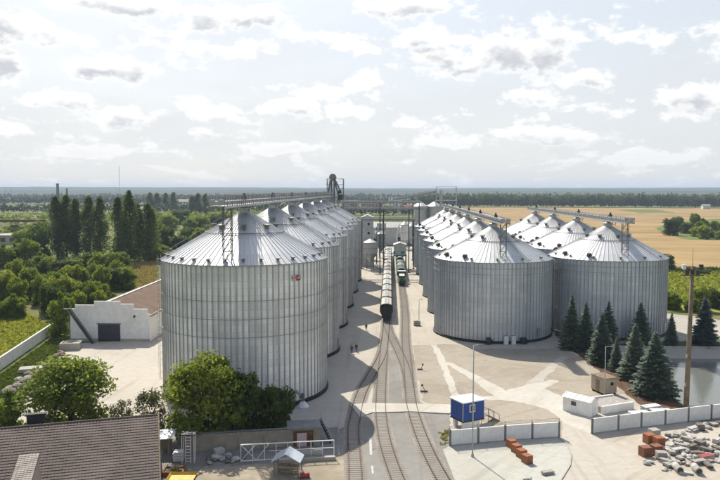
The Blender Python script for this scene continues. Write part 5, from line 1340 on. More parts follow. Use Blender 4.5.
t = thing('red_barrel', 'small red barrel lying by the canopy', 'barrel', G(305, 478), R(10)); mb = MB(); mb.tube((-0.55, 0, 0.33), (0.55, 0, 0.33), 0.33, n=16); mb.build('drum', M_red, t)
for x in (-0.35, 0.35): mb = MB(); mb.tube((x - .04, 0, 0.33), (x + .04, 0, 0.33), 0.36, n=16); mb.build('hoop', M_rust, t)
# white frame rack and water tank
t = thing('white_frame_rack', 'tall white steel frame rack against the yard wall', 'rack', G(189, 462), R(5))
for x in (-0.75, 0.75):
    for y in (-0.5, 0.5): mb = MB(); mb.beam((x, y, 0), (x, y, 3.6), 0.1); mb.build('post', M_white2, t)
mb = MB()
for i in range(9): mb.beam((-0.3, -0.56, 0.3 + i * 0.38), (0.35, -0.56, 0.3 + i * 0.38), 0.07)
for x in (-0.3, 0.35): mb.beam((x, -0.56, 0.0), (x, -0.56, 3.6), 0.08)
mb.build('ladder', M_white2, t)
mb = MB(); mb.box(0, 0, 3.68, 1.9, 1.4, 0.14); mb.build('top_sheet', M_dark, t)
t = thing('water_tank', 'white plastic water tank beside the frame rack', 'tank', G(179, 461), R(8))
mb = MB(); mb.box(0, 0, 0.07, 1.3, 1.1, 0.14); mb.build('pallet', M_wood, t)
mb = MB(); mb.box(0, 0, 0.72, 1.25, 1.05, 1.16, top=0.96); mb.tube((0, 0, 1.28), (0, 0, 1.4), 0.2, n=12); mb.build('bottle', M_white2, t)
mb = MB()
for z in (0.4, 0.75, 1.1):
    for s in (-1, 1): mb.beam((-0.66, s * 0.56, z), (0.66, s * 0.56, z), 0.04); mb.beam((s * 0.66, -0.56, z), (s * 0.66, 0.56, z), 0.04)
mb.build('cage', M_galv, t)
t = thing('lean_to', 'low lean-to shed of white sheets between tiled house and tank', 'shed', G(170, 452), R(6))
mb = MB(); mb.box(0, 0, 1.1, 0.15, 2.2, 2.2); mb.box(-0.9, 1.0, 1.1, 1.7, 0.15, 2.2); mb.build('wall', M_beige, t)
mb = MB(); mb.add([(-1.6, -1.6, 2.15), (0.7, -1.6, 2.3), (0.7, 1.3, 2.6), (-1.6, 1.3, 2.45), (-1.6, -1.6, 2.22), (0.7, -1.6, 2.37), (0.7, 1.3, 2.67), (-1.6, 1.3, 2.52)], [(3, 2, 1, 0), (4, 5, 6, 7), (0, 1, 5, 4), (1, 2, 6, 5), (2, 3, 7, 6), (3, 0, 4, 7)]); mb.build('roof_sheet', M_white2, t)
t = thing('brick_planter', 'brick planter box with dry plants near the yellow skip', 'planter', G(174, 474), R(4))
for (x, y, sx, sy) in ((0, -0.9, 2.6, 0.2), (0, 0.9, 2.6, 0.2), (-1.2, 0, 0.2, 1.58), (1.2, 0, 0.2, 1.58)): mb = MB(); mb.box(x, y, 0.3, sx, sy, 0.6); mb.build('wall', M_brick2, t)
mb = MB(); mb.box(0, 0, 0.2, 2.18, 1.58, 0.4); mb.build('soil', M_dirtpatch, t)
pl = link('plant', CR['olive'][0], t); pl.scale = (2.4, 1.8, 0.9); pl.location = (0, 0, 0.2)
t = thing('yellow_skip', 'yellow skip at the bottom edge beside the tiled roof', 'skip', G(182, 486), R(3))
mb = MB(); mb.add([(-1.2, -.9, 0), (1.2, -.9, 0), (1.2, .9, 0), (-1.2, .9, 0), (-1.6, -1.2, 1.2), (1.6, -1.2, 1.2), (1.6, 1.2, 1.2), (-1.6, 1.2, 1.2), (-1.4, -1.0, 0.9), (1.4, -1.0, 0.9), (1.4, 1.0, 0.9), (-1.4, 1.0, 0.9)], [(3, 2, 1, 0), (0, 1, 5, 4), (1, 2, 6, 5), (2, 3, 7, 6), (3, 0, 4, 7), (4, 5, 9, 8), (5, 6, 10, 9), (6, 7, 11, 10), (7, 4, 8, 11), (8, 9, 10, 11)]); mb.build('body', M_yellow, t)
for s in (-1, 1): mb = MB(); mb.beam((s * 1.5, -0.7, 0.9), (s * 1.5, 0.7, 0.9), 0.18, 0.1); mb.build('lifting_lug', M_dark, t)

# irregular stones, blocks and debris
def rock(seed, mt):
    r = random.Random(seed); bm = bmesh.new(); bmesh.ops.create_icosphere(bm, subdivisions=2, radius=0.5)
    for v in bm.verts: v.co *= 1 + r.uniform(-.18, .18); v.co.z *= 0.75
    me = bpy.data.meshes.new('stone'); bm.to_mesh(me); bm.free(); me.materials.append(mt); return me
ROCK = [rock(i, (M_stone, M_stone2, M_stone, M_block)[i % 4]) for i in range(8)]
dr = random.Random(12)
def stones(pixels, n, smin, smax, label, group, spread=6, meshes=ROCK):
    for i in range(n):
        u = dr.random() * (len(pixels) - 1); j = int(u); u -= j
        x = pixels[j][0] * (1 - u) + pixels[j + 1][0] * u + dr.uniform(-spread, spread) * 0.6; y = pixels[j][1] * (1 - u) + pixels[j + 1][1] * u + dr.uniform(-spread, spread) * 0.5
        g0 = G(x, y); o = link('stone', dr.choice(meshes)); s = dr.uniform(smin, smax)
        o.scale = (s * dr.uniform(.8, 1.5), s, s * dr.uniform(.6, 1.0)); o.location = (g0.x, g0.y, 0.25 * s); o.rotation_euler = (0, 0, dr.uniform(0, 6.28)); tag(o, label, 'stone', group)
stones([(6, 394), (20, 384), (36, 374), (50, 362), (60, 353)], 46, 0.5, 1.4, 'rough stone in the rubble line beside the left grass', 'rubble line at the left')
for (px, py, s) in ((9, 395, 2.1), (18, 389, 1.8), (27, 383, 1.9)):
    g0 = G(px, py); o = link('boulder', ROCK[int(px) % 3]); o.scale = (s * 1.2, s, s * 0.85); o.location = (g0.x, g0.y, 0.28 * s); o.rotation_euler = (0, 0, px)
    tag(o, {9: 'large boulder at the near end of the left rubble line', 18: 'second large boulder in the left rubble line', 27: 'reddish boulder below the stacked boards'}[px], 'boulder')
t = thing('board_stack', 'stack of pale boards on the left rubble line', 'boards', G(31, 373), R(22))
for i in range(4):
    for j in range(4): mb = MB(); mb.box(0, -0.9 + j * 0.6, 0.5 + i * 0.16, 4.2 - 0.1 * i, 0.56, 0.14); mb.build('board', M_conc, t)
for x in (-1.5, 1.5): mb = MB(); mb.box(x, 0, 0.21, 0.2, 2.4, 0.42); mb.build('bearer', M_wood, t)
# rubbish by the yard wall
def debris(px, py, kind, label, group, s=1.0, rz=None):
    g0 = G(px, py); rz = dr.uniform(0, 3.14) if rz is None else rz
    t = thing('building_material', label, 'building material', (g0.x, g0.y, 0.03), rz, group)
    if kind == 'pallet':
        mb = MB(); 
        for y in (-.5, 0, .5): mb.box(0, y * s, 0.08, 1.2 * s, 0.1, 0.14)
        mb.box(0, 0, 0.165, 1.25 * s, 1.1 * s, 0.03); mb.build('pallet', M_wood, t)
        mm = dr.choice((M_block, M_block2, M_block, M_block3))
        nx = 3
        bm_ = MB(); bm_.box(0, 0, 0, 0.38 * s, 1.0 * s, 0.24 * s); me = bm_.mesh('block', mm)
        for zi in range(dr.choice((1, 2, 3))):
            for xi in range(nx): o = link('block', me, t); o.location = ((xi - 1) * 0.40 * s, dr.uniform(-.04, .04), 0.19 + 0.12 * s + zi * 0.25 * s); o.rotation_euler = (0, 0, dr.uniform(-.05, .05))
    elif kind == 'slabs':
        mm = dr.choice((M_block, M_block2, M_block3))
        for i in range(dr.choice((2, 3, 4))):
            mb = MB(); mb.box(0, 0, 0.06 + i * 0.13, 1.9 * s, 0.8 * s, 0.12); o = mb.build('slab', mm, t); o.location = (dr.uniform(-.2, .2), dr.uniform(-.15, .15), 0); o.rotation_euler = (0, 0, dr.uniform(-.25, .25))
    elif kind == 'pipe':
        for i in range(2):
            mb = MB(); n = 16; vs = []
            for (y, r_) in ((-.5, .5), (.5, .5), (.5, .4), (-.5, .4)):
                for a in range(n): q = 6.283 * a / n; vs.append((r_ * s * math.cos(q), y * s, 0.5 * s + r_ * s * math.sin(q)))
            mb.add(vs, [(j * n + a, j * n + (a + 1) % n, ((j + 1) % 4) * n + (a + 1) % n, ((j + 1) % 4) * n + a) for j in range(4) for a in range(n)]); o = mb.build('ring', M_block if i else M_block2, t); o.location = (0, i * 1.05 * s, 0)
    else:
        for i in range(6):
            o = link('lump', dr.choice(ROCK_G), t); k_ = s * dr.uniform(.35, .9); o.scale = (k_ * 1.3, k_, k_ * .8); o.location = (dr.uniform(-.9, .9) * s, dr.uniform(-.7, .7) * s, 0.25 * k_); o.rotation_euler = (0, 0, dr.uniform(0, 6))
    return t
ROCK_G = [rock(40 + i, (M_block, M_block2, M_block3, M_block2)[i % 4]) for i in range(6)]
for (px, py, kd, s) in ((212, 462, 'heap', 1.2), (222, 461, 'heap', 1.3), (233, 460, 'heap', 1.3), (219, 456, 'pallet', 1.0), (241, 458, 'slabs', 1.0), (197, 475, 'heap', 0.7)):
    debris(px, py, kd, {212: 'grey rubble heap nearest the frame rack', 222: 'pale rubble heap in the middle of the yard wall', 233: 'rubble heap at the gate end of the yard wall', 219: 'small pallet of blocks against the yard wall', 241: 'slabs lying at the left end of the gate', 197: 'few pale stones lying in the service yard'}[px], None, s)
# storage lot on the right
lot = [(x_, y_, k_) for x_, y_, k_ in ((648, 464, 'heap'), (683, 446, 'slabs'), (703, 440, 'heap'), (710, 456, 'heap'), (686, 474, 'slabs'), (708, 467, 'slabs'), (676, 452, 'slabs'), (696, 444, 'pallet'), (718, 449, 'slabs'), (670, 467, 'pallet'))] + [(652, 443, 'slabs'), (662, 440, 'slabs'), (668, 437, 'pallet'), (676, 436, 'slabs'), (684, 435, 'heap'), (693, 431, 'slabs'), (700, 430, 'pallet'), (707, 428, 'heap'), (714, 426, 'pallet'), (719, 424, 'slabs'),
       (671, 446, 'slabs'), (664, 450, 'heap'), (678, 443, 'pallet'), (687, 441, 'slabs'), (672, 455, 'pallet'), (661, 459, 'pallet'), (666, 464, 'slabs'), (680, 460, 'pallet'), (684, 452, 'heap'), (692, 449, 'slabs'), (700, 446, 'pallet'), (709, 446, 'heap'), (716, 444, 'pallet'),
       (690, 458, 'heap'), (699, 455, 'slabs'), (706, 452, 'slabs'), (713, 452, 'pallet'), (719, 456, 'heap'), (676, 470, 'pipe'), (695, 471, 'pipe'), (688, 465, 'heap'), (699, 464, 'slabs'), (707, 461, 'slabs'), (716, 463, 'heap'), (671, 462, 'heap'), (665, 470, 'heap'), (694, 440, 'heap'), (722, 436, 'pallet'), (656, 455, 'heap')]
kl = {'slabs': 'loose stack of grey slabs on the storage lot', 'pallet': 'pallet of pale blocks on the storage lot', 'heap': 'heap of grey rubble on the storage lot', 'pipe': 'pair of concrete rings at the near side of the storage lot'}
rank = {k_: sorted((p_[0], p_[1]) for p_ in lot if p_[2] == k_) for k_ in kl}
for (px, py, kd) in lot: debris(px, py, kd, ORD[rank[kd].index((px, py))] + ' from the left: ' + kl[kd], kd + ' on the storage lot', dr.uniform(0.65, 1.05) if kd != 'pipe' else 0.85)
t = thing('red_sheet', 'faded red sheet lying among the slabs', 'sheet', G(706, 459), R(20)); mb = MB(); mb.box(0, 0, 0.5, 1.8, 0.9, 0.06); mb.build('top_sheet', M_red, t); mb = MB(); mb.box(0, 0, 0.24, 1.9, 1.0, 0.46); mb.build('base_stack', M_block, t)
BRK = {}
def brick_pallet(px, py, rz, label, group, cols=4, lay=6, z=0.0, mm=M_brick, wk=1.0):
    g0 = G(px, py); t = thing('brick_pallet', label, 'bricks', (g0.x, g0.y, 0.03), rz, group)
    mb = MB()
    for y in (-.45, 0, .45): mb.box(0, y * wk, 0.06, 1.15 * wk, 0.1, 0.12)
    mb.box(0, 0, 0.135, 1.2 * wk, 1.05 * wk, 0.03); mb.build('pallet', M_wood, t)
    key = (mm.name, wk)
    if key not in BRK: b_ = MB(); b_.box(0, 0, 0, 0.27 * wk, 0.5 * wk, 0.17); BRK[key] = b_.mesh('brick', mm)
    for l in range(lay):
        for i in range(cols):
            for j in range(2): o = link('brick', BRK[key], t); o.location = ((i - (cols - 1) / 2) * 0.285 * wk, (j - .5) * 0.52 * wk, 0.24 + l * 0.178); o.rotation_euler = (0, 0, dr.uniform(-.03, .03))
    return t
for (px, py, mm, lb) in ((649, 443, M_brick, 'back left pallet of the four orange brick pallets by the lot'), (658.5, 446, M_brick, 'back right pallet of the four orange brick pallets by the lot'), (645, 456, M_brick2, 'front left pallet of the four brick pallets by the lot'), (656, 454.5, M_brick2, 'front right pallet of the four brick pallets by the lot'), (654, 438, M_conc, 'pale pallet of bricks behind the four orange ones')):
    brick_pallet(px, py, R(18), lb, 'brick pallets at the storage lot', 4, 6, 0, mm, 1.1)
for i, (px, py) in enumerate(((511.5, 447.5), (516.5, 452.5), (521.5, 457.5), (527, 463))):
    brick_pallet(px, py, R(-62), ('first', 'second', 'third', 'last')[i] + ' orange brick pallet of the row on the pad, counted from the fence', 'row of brick pallets on the pad', 4, 5, 0, M_brick, 0.95)
debris(547, 474, 'slabs', 'few boards lying on the concrete pad', None, 0.8, 0.5)
debris(526, 479, 'heap', 'scrap heap at the bottom of the concrete pad', None, 0.7)

# ------------------------------------------------------------------ fences, huts, poles
def panel_fence(pxs, h, label, wire=True):
    pts = [G(x, y) for x, y in pxs]; t = thing('concrete_fence', label, 'fence', (pts[0].x, pts[0].y, 0)); o0 = Vector((pts[0].x, pts[0].y, 0))
    for a, b_ in zip(pts, pts[1:]):
        d = b_ - a; m_ = (a + b_) / 2 - o0; rz = math.atan2(d.y, d.x)
        mb = MB(); mb.box(0, 0, h / 2 + 0.08, d.length - 0.34, 0.12, h - 0.12)
        for k_ in range(1, 3): mb.box(-d.length / 2 + d.length * k_ / 3, -0.035, h / 2 + 0.08, 0.05, 0.12, h - 0.2)
        mb.box(0, -0.035, h * 0.52, d.length - 0.4, 0.1, 0.05); mb.box(0, 0, h + 0.05, d.length - 0.36, 0.2, 0.06)
        o = mb.build('panel', M_white, t); o.location = (m_.x, m_.y, 0); o.rotation_euler = (0, 0, rz)
        mb = MB(); mb.box(0, 0, 0.06, d.length - 0.34, 0.3, 0.12); o = mb.build('footing', M_concrete_wall, t); o.location = (m_.x, m_.y, 0); o.rotation_euler = (0, 0, rz)
    for p in pts:
        q = p - o0; mb = MB(); mb.box(q.x, q.y, (h + 0.15) / 2, 0.26, 0.26, h + 0.15)
        if wire: mb.beam((q.x, q.y, h + 0.1), (q.x - 0.1, q.y - 0.35, h + 0.75), 0.07)
        mb.build('post', M_galvd, t)
    if wire:
        for f_ in (0.3, 0.65, 1.0):
            mb = MB()
            for a, b_ in zip(pts, pts[1:]):
                A_ = a - o0 + Vector((-0.1 * f_, -0.35 * f_, h + 0.1 + 0.65 * f_)); B_ = b_ - o0 + Vector((-0.1 * f_, -0.35 * f_, h + 0.1 + 0.65 * f_)); mb.beam(A_, B_, 0.03)
            mb.build('wire', M_galvd, t)
    return t
panel_fence([(450, 446), (478, 443.5), (505, 441), (532, 439), (559, 437.5)], 2.05, 'white concrete panel fence with wire in front of the blue hut')
panel_fence([(592, 434), (618, 430.5), (641, 427.5), (665, 425), (688, 422), (711, 419.5), (735, 416.5), (759, 413.8), (783, 411), (807, 408.5), (831, 406)], 2.1, 'white concrete panel fence behind the storage lot', False)

# blue hut
c = G(463, 422, 1.3); cr = G(484, 418, 1.3); clf = G(451, 416, 1.3); hd = cr - c; hrz = math.atan2(hd.y, hd.x); hw, hdp = hd.length, 3.0
t = thing('guard_hut', 'blue guard hut on a white plinth behind the fence', 'hut', (c.x, c.y, 0), hrz)
mb = MB(); mb.box(hw / 2, hdp / 2, 2.62, hw, hdp, 2.6)
for i in range(12): mb.box(0.15 + i * (hw - .3) / 11, -0.02, 2.62, 0.06, 0.05, 2.5)
mb.build('wall', M_blue, t)
mb = MB(); mb.box(hw / 2, hdp / 2, 4.0, hw + 0.35, hdp + 0.35, 0.16); mb.build('roof', M_white2, t)
mb = MB(); mb.box(hw * .42, -0.06, 3.05, 1.0, 0.10, 1.1); o = mb.build('window', M_white2, t)
mb = MB(); mb.box(hw * .42, -0.13, 3.05, 0.72, 0.05, 0.84); mb.build('pane', M_glass, o)
mb = MB(); mb.box(-0.03, 0.0, 2.62, 0.1, 0.1, 2.62); mb.build('corner_trim', M_galv, t)
mb = MB(); mb.box(hw / 2, hdp / 2, 1.22, hw + 0.1, hdp + 0.1, 0.18); mb.build('floor_frame', M_dark, t)
for (x, y, sx) in ((0.55, 0.45, 0.55), (hw * 0.52, 0.42, hw * 0.62), (0.55, hdp - .45, 0.55), (hw - 0.6, hdp - .45, 0.7)): mb = MB(); mb.box(x, y, 0.56, sx, 0.5, 1.12); mb.build('plinth_block', M_white, t)
mb = MB(); mb.box(hw + 0.06, hdp * .5, 2.4, 0.08, 0.95, 2.0); mb.build('door', M_white2, t)
t2 = thing('hut_stair', 'steel stair with rails on the right of the blue hut', 'stair', (c.x, c.y, 0), hrz)
mb = MB(); mb.box(hw + 0.85, hdp * .5, 1.22, 1.4, 1.4, 0.1); mb.build('landing', M_galvd, t2)
for i in range(6): mb = MB(); mb.box(hw + 1.7 + i * 0.32, hdp * .5, 1.05 - i * 0.19, 0.3, 1.1, 0.05); mb.build('step', M_galvd, t2)
for s in (-0.65, 0.65):
    mb = MB(); y = hdp * .5 + s
    mb.beam((hw + 0.2, y, 2.2), (hw + 1.5, y, 2.2), 0.06); mb.beam((hw + 1.5, y, 2.2), (hw + 3.5, y, 1.0), 0.06); mb.beam((hw + 1.5, y, 1.15), (hw + 3.5, y, 0.05), 0.1, 0.2)
    for (x, z0, z1) in ((hw + 0.2, 0, 2.2), (hw + 1.5, 0, 2.2), (hw + 2.5, 0.5, 1.6), (hw + 3.5, 0, 1.0)): mb.beam((x, y, z0), (x, y, z1), 0.06)
    mb.build('handrail', M_galvd, t2)
# low white platform beside the hut
# white kiosk with lean roof
c = G(590, 417.5); q = G(599.5, 413.5); hd = q - c; rz = math.atan2(hd.y, hd.x)
t = thing('white_shed', 'white shed with grey sheet roof at the start of the right fence', 'shed', (c.x, c.y, 0), rz); sw, sd = 2.3, 4.6
mb = MB(); mb.box(sw / 2, sd / 2, 1.1, sw, sd, 2.2); mb.build('wall', M_white, t)
mb = MB(); mb.add([(-0.15, -0.15, 2.25), (sw + .15, -0.15, 2.25), (sw + .15, sd + .15, 2.25), (-0.15, sd + .15, 2.25), (sw * .5, -0.15, 2.75), (sw * .5, sd + .15, 2.75)], [(0, 1, 4), (3, 5, 2), (0, 4, 5, 3), (1, 2, 5, 4), (0, 3, 2, 1)]); o = mb.build('roof', M_roof_plain, t)
for s in (0, 1):
    for i in range(6): mb = MB(); y = i * sd / 5; x0 = -0.1 if s == 0 else sw + .1; mb.beam((x0, y, 2.29), (sw * .5, y, 2.79), 0.06, 0.06); mb.build('roof_rib', M_roof_plain, o)
mb = MB(); mb.box(sw * .5, -0.04, 1.0, 1.0, 0.08, 1.9); mb.build('door', M_white2, t)
mb = MB(); mb.box(-0.04, sd * .6, 1.5, 0.08, 0.8, 0.6); mb.build('window', M_glass, t)
c = G(604, 396); q = G(617.5, 394.5); hd = q - c; rz = math.atan2(hd.y, hd.x)
t = thing('beige_cabin', 'beige cabin with small dark window at the lamp post', 'cabin', (c.x, c.y, 0), rz); sw, sd = 2.5, 3.4
mb = MB(); mb.box(sw / 2, sd / 2, 1.55, sw, sd, 2.4); mb.build('wall', M_beige2 if False else mat('beige panel', (0.40, 0.34, 0.25), 0.8, 0, 0.12, 1.2), t)
mb = MB(); mb.box(sw / 2, sd / 2, 2.83, sw + .2, sd + .2, 0.14); mb.build('roof', M_wood, t)
mb = MB(); mb.box(sw * .6, -0.04, 1.9, 0.5, 0.08, 0.5); mb.build('window', M_glass, t)
for x in (0.3, sw - .3):
    for y in (0.3, sd - .3): mb = MB(); mb.box(x, y, 0.18, 0.4, 0.4, 0.36); mb.build('support', M_dark, t)
mb = MB(); mb.box(-0.04, sd * .5, 1.35, 0.08, 0.85, 1.95); mb.build('door', M_wood, t)
c = G(599, 415); q = G(634, 409.5); hd = q - c
t = thing('weighing_ramp', 'low white walled ramp with grey deck beside the white shed', 'ramp', (c.x, c.y, 0), math.atan2(hd.y, hd.x))
mb = MB(); mb.box(hd.length / 2 + .3, 0.15, 0.6, hd.length - .6, 0.3, 1.2); mb.build('front_wall', M_white, t)
mb = MB(); mb.box(hd.length / 2 + .3, 4.5, 0.6, hd.length - .6, 0.3, 1.2); mb.build('rear_wall', M_white, t)
mb = MB(); mb.box(hd.length / 2 + .3, 2.32, 0.5, hd.length - .7, 4.0, 1.0); mb.build('deck', M_block, t)
for i, (px, py, rz) in enumerate(((640, 416.5, 0.25), (662, 414.5, 0.1), (651, 410, 0.4))):
    g0 = G(px, py); t = thing('panel_stack', ('nearest', 'right hand', 'rear')[i] + ' stack of white sheets behind the right fence', 'sheets', (g0.x, g0.y, 0.02 + 0.017 * i), rz, 'white sheets behind the fence')
    for k_ in range(5): mb = MB(); mb.box(dr.uniform(-.2, .2), dr.uniform(-.1, .1), 0.08 + k_ * 0.14, 3.0, 1.3, 0.12); mb.build('sheet', M_block2 if k_ % 2 else M_white2, t)
# small crate on the yard
t = thing('pallet_cube', 'small pale crate standing alone on the yard right of the tracks', 'crate', G(417, 325.5), R(5))
mb = MB(); mb.box(0, 0, 0.1, 1.7, 1.5, 0.2); mb.build('pallet', M_dark, t)
mb = MB(); mb.box(0, 0, 0.75, 1.6, 1.4, 1.1, top=0.95); mb.build('load', M_conc, t)
mb = MB(); mb.box(0, -0.72, 0.7, 1.66, 0.05, 0.12); mb.box(0, 0, 1.32, 0.1, 1.45, 0.05); mb.build('strap', M_dark, t)
# lamp posts
def lamp_post(px, base, top, label, arm=1.0):
    g0 = G(px, base); h = CAMH - (top - 190) * g0.y / F
    t = thing('lamp_post', label, 'lamp post', (g0.x, g0.y, 0))
    mb = MB(); mb.tube((0, 0, 0), (0, 0, h), 0.10, 0.06, 10); mb.build('pole', M_galv, t, True)
    mb = MB(); mb.tube((0, 0, 0), (0, 0, 0.4), 0.2, 0.18, 10); mb.build('base', M_concrete_wall, t)
    mb = MB(); mb.beam((0, 0, h - .05), (arm, 0, h + 0.05), 0.06); mb.build('arm', M_galv, t)
    mb = MB(); mb.box(arm + .25, 0, h + 0.04, 0.6, 0.24, 0.12, top=.8); mb.build('lamp_head', M_galvd, t)
lamp_post(472.5, 457, 346, 'slim pale lamp post in front of the blue hut', 0.5)
lamp_post(604.5, 397, 346, 'lamp post with short arm beside the beige cabin', 1.0)
lamp_post(419, 322, 300, 'thin post beside the crate on the yard', 0.3)
# tall pole by the pond
g0 = G(686, 410); h = 22.4
t = thing('utility_pole', 'tall brown pole with equipment arms at the pond', 'pole', (g0.x, g0.y, 0))
mb = MB(); mb.tube((0, 0, 0), (0.25, 0, h), 0.42, 0.27, 10); mb.build('pole', mat('weathered pole', (0.20, 0.158, 0.112), 0.9, 0, 0.25, 0.8), t, True)
mb = MB(); mb.tube((0.25, 0, h), (0.25, 0, h + 2.8), 0.05, 0.02, 6); mb.build('antenna', M_galvd, t)
for z in (h - 0.4, h - 1.4): mb = MB(); mb.beam((-1.5, 0, z), (2.0, 0, z), 0.18); mb.build('crossarm', M_rust, t)
for (x, z) in ((-1.1, h - .1), (-0.6, h - 1.0), (1.0, h - 1.0), (1.5, h - 0.1), (0.2, h - 0.9)): mb = MB(); mb.box(x, -0.1, z, 0.5, 0.5, 0.75); mb.build('equipment_box', M_dark if x > -0.9 else M_white2, t)
for z in (4, 8.5): mb = MB(); mb.box(0.1 + z * .011 - .35, -0.1, z, 0.3, 0.3, 0.5); mb.build('junction_box', M_galv, t)

# ------------------------------------------------------------------ people in the yard
def cloth(name, jacket, trousers):
    m, nt, b = nodes_of(name); N, L = nt.nodes, nt.links
    tc = N.new('ShaderNodeTexCoord'); sp = N.new('ShaderNodeSeparateXYZ'); L.new(tc.outputs['Object'], sp.inputs[0])
    r = N.new('ShaderNodeValToRGB'); r.color_ramp.interpolation = 'CONSTANT'; mu = N.new('ShaderNodeMath'); mu.operation = 'DIVIDE'; L.new(sp.outputs[2], mu.inputs[0]); mu.inputs[1].default_value = 2.0; L.new(mu.outputs[0], r.inputs[0])
    e = r.color_ramp.elements; e[0].color = (0.02, 0.02, 0.02, 1); e[1].position = 0.05; e[1].color = (*trousers, 1)
    for p_, c_ in ((0.48, jacket), (0.74, (0.45, 0.27, 0.2))): x = e.new(p_); x.color = (*c_, 1)
    L.new(r.outputs[0], b.inputs['Base Color']); b.inputs['Roughness'].default_value = 0.9; return m
def person(px, py, rz, jacket, trousers, stride, label):
    t = thing('person', label, 'person', (*G(px, py)[:2], 0.025), rz)
    V = [((0, 0, .95), .15), ((0, .01, 1.2), .16), ((0, 0, 1.42), .15), ((0, 0.01, 1.52), .07), ((0, .02, 1.66), .105), ((0, .02, 1.74), .09)]
    E_ = [(0, 1), (1, 2), (2, 3), (3, 4), (4, 5)]
    for s in (-1, 1):
        k_ = len(V); V += [((s * .1, 0, .88), .10), ((s * .11, s * stride * .5 + .03, .48), .07), ((s * .11, s * stride - .02, .09), .05), ((s * .12, s * stride + .16, .05), .045)]
        E_ += [(0, k_), (k_, k_ + 1), (k_ + 1, k_ + 2), (k_ + 2, k_ + 3)]
        k_ = len(V); V += [((s * .21, 0, 1.40), .07), ((s * .27, -s * stride * .3, 1.12), .05), ((s * .26, -s * stride * .4 + .1, .86), .04), ((s * .26, -s * stride * .4 + .12, .76), .035)]
        E_ += [(2, k_), (k_, k_ + 1), (k_ + 1, k_ + 2), (k_ + 2, k_ + 3)]
    me = bpy.data.meshes.new('body'); me.from_pydata([v for v, _ in V], E_, [])
    me.materials.append(cloth('clothes %d' % px, jacket, trousers)); o = link('body', me, t)
    md = o.modifiers.new('Skin', 'SKIN')
    for i, (_, r_) in enumerate(V): me.skin_vertices[0].data[i].radius = (r_, r_)
    me.skin_vertices[0].data[0].use_root = True
    sb = o.modifiers.new('Sub', 'SUBSURF'); sb.levels = 1; sb.render_levels = 2
    bm = bmesh.new(); bmesh.ops.create_icosphere(bm, subdivisions=2, radius=.118)
    for v in bm.verts: v.co = Vector((v.co.x, v.co.y * 1.05 - .02, max(v.co.z, -0.02) * .95 + 1.74))
    mh = bpy.data.meshes.new('hair'); bm.to_mesh(mh); bm.free(); mh.materials.append(M_black); link('hair', mh, t)
person(351.8, 353.6, R(200), (0.06, 0.065, 0.08), (0.04, 0.045, 0.06), .18, 'left of two people in dark clothes walking between the silos and tracks')
person(356.4, 351.8, R(190), (0.05, 0.045, 0.05), (0.05, 0.05, 0.055), .15, 'right of two people in dark clothes walking between the silos and tracks')
person(366.2, 330.8, R(170), (0.10, 0.06, 0.05), (0.05, 0.05, 0.06), .12, 'lone person in dark clothes standing near the first wagon')

# ------------------------------------------------------------------ far background buildings
def far_building(x, y, w, d, h, rz, mt, label, roof='flat', nwin=(6, 3), rmat=None):
    t = thing('building', label, 'building', (x, y, 0), rz)
    mb = MB(); mb.box(0, 0, h / 2, w, d, h); mb.build('wall', mt, t)
    mb = MB()
    if roof == 'flat': mb.box(0, 0, h + 0.3, w + .6, d + .6, 0.6)
    else: mb.add([(-w / 2 - .5, -d / 2 - .5, h), (w / 2 + .5, -d / 2 - .5, h), (w / 2 + .5, d / 2 + .5, h), (-w / 2 - .5, d / 2 + .5, h), (-w / 2, 0, h + d * .3), (w / 2, 0, h + d * .3)], [(0, 1, 5, 4), (2, 3, 4, 5), (0, 4, 3), (1, 2, 5), (0, 3, 2, 1)])
    mb.build('roof', rmat or M_conc, t)
    pm = MB(); pm.box(0, 0, 0, w / nwin[0] * .5, 0.2, h / nwin[1] * .5); pm = pm.mesh('window', M_glass)
    for i in range(nwin[0]):
        for j in range(nwin[1]): o = link('window', pm, t); o.location = (-w / 2 + w * (i + .5) / nwin[0], -d / 2 - .06, h * (j + .55) / nwin[1])
M_pinkb = mat('pink render', (0.50, 0.36, 0.33), 0.9, 0, 0.1, .1); M_redb = mat('red brick far', (0.30, 0.13, 0.10), 0.9, 0, 0.2, .1)
gp = AY(6, 233, 430); far_building(gp.x, 436, 32, 17, 5.2, R(-6), M_concrete_wall, 'low building with pale flat roof at the left edge', 'flat', (5, 1))
gp = AY(396, 0, 1150); far_building(gp.x, 1150, 22, 14, 22, 0, M_white, 'far white tower block behind the railway', 'flat', (4, 8))
gp = AY(403, 0, 1160); far_building(gp.x, 1165, 16, 14, 18, 0, M_redb, 'far red brick building right of the white block', 'flat', (3, 7))
gp = AY(372, 0, 1100); far_building(gp.x, 1100, 34, 14, 15, 0, M_pinkb, 'far pale pink block left of the white one', 'flat', (8, 6))
gp = AY(350, 0, 1180); far_building(gp.x, 1180, 30, 14, 16, 0.1, M_concrete_wall, 'far grey block above the left row of silos', 'flat', (7, 6))
gp = AY(412, 0, 1000); far_building(gp.x, 1000, 30, 12, 9, 0, M_white, 'far low white hall beyond the field', 'gable', (6, 2), M_redb)
gp = AY(182, 0, 1200); far_building(gp.x, 1200, 26, 14, 14, 0, M_white, 'far white house beyond the poplars', 'gable', (5, 3), M_conc)
gp = AY(140, 0, 900); far_building(gp.x, 900, 18, 12, 9, 0, M_white, 'far white house glimpsed beside the tallest poplar', 'gable', (4, 2), M_conc)
gp = AY(713, 0, 1285); far_building(gp.x, 1285, 13, 9, 6, 0, M_white, 'far white house in front of the forest at the right edge', 'gable', (4, 3), M_conc)
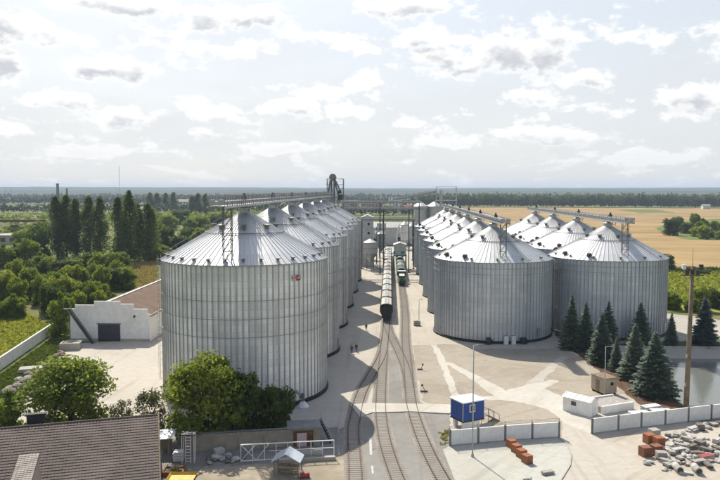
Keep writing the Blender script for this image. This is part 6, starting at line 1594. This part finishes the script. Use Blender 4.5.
def chimney(px, top, Y, r, label):
    p_ = AY(px, top, Y); t = thing('chimney_stack', label, 'chimney', (p_.x, Y, 0)); h = p_.z
    mb = MB(); mb.lathe([(r * 1.3, 0), (r, h * .6), (r * .85, h)], 16); mb.build('shaft', M_block3, t, True)
    mb = MB(); mb.lathe([(r * .95, h - 1.5), (r * 1.05, h - 1.2), (r * 1.05, h - .3), (r * .95, h)], 16, cap=False); mb.build('crown_band', M_redb, t)
chimney(57.5, 183.5, 1150, 2.4, 'tall grey chimney stack beyond the poplars')
chimney(66.8, 188.5, 1150, 1.8, 'shorter thin chimney right of the tall one')
for (px, top, lb) in ((5, 187, 'thin far mast at the left edge'), (11, 187.5, 'second thin far mast near the left edge'), (119, 166, 'very tall thin mast on the hazy horizon')):
    p_ = AY(px, top, 2200); t = thing('radio_mast', lb, 'mast', (p_.x, 2200, 0)); mb = MB(); mb.beam((0, 0, 0), (0, 0, p_.z), 0.8); mb.build('mast', M_galvd, t)
    mb = MB(); mb.beam((-3, 0, p_.z * .85), (3, 0, p_.z * .85), 0.5); mb.build('crossbar', M_galvd, t)
# pipe bridge at the far left
pa, pb = AY(-8, 219, 520), AY(46, 219, 520)
t = thing('pipe_bridge', 'rusty pipe bridge on pillars in the far left', 'pipe bridge', (pa.x, 520, 0)); L_ = pb.x - pa.x
mb = MB(); mb.beam((0, 0, 10.5), (L_, 0, 10.5), 1.5, 1.6); mb.build('walkway', M_wood, t)
mb = MB(); mb.tube((0, -1.2, 11.0), (L_, -1.2, 11.0), 0.6, n=10); mb.build('pipe', M_rust, t)
for i in range(4): mb = MB(); mb.box(L_ * (i + .4) / 4, 0, 4.9, 1.6, 1.6, 9.8); mb.build('pillar', M_concrete_wall, t)

# ------------------------------------------------------------------ haze: one closed box of thin air round everything
hz = MB(); hz.box(0, 4200, 47, 26000, 17000, 100); 
hm, nt, b = nodes_of('haze air'); nt.nodes.remove(b)
pv = nt.nodes.new('ShaderNodeVolumePrincipled'); pv.inputs['Color'].default_value = (0.66, 0.81, 1.0, 1); pv.inputs['Density'].default_value = 0.00011; pv.inputs['Anisotropy'].default_value = 0.0
nt.links.new(pv.outputs[0], nt.nodes['Material Output'].inputs['Volume'])
o = hz.build('haze', hm); o['kind'] = 'stuff'; o['label'] = 'thin pale haze in the air'
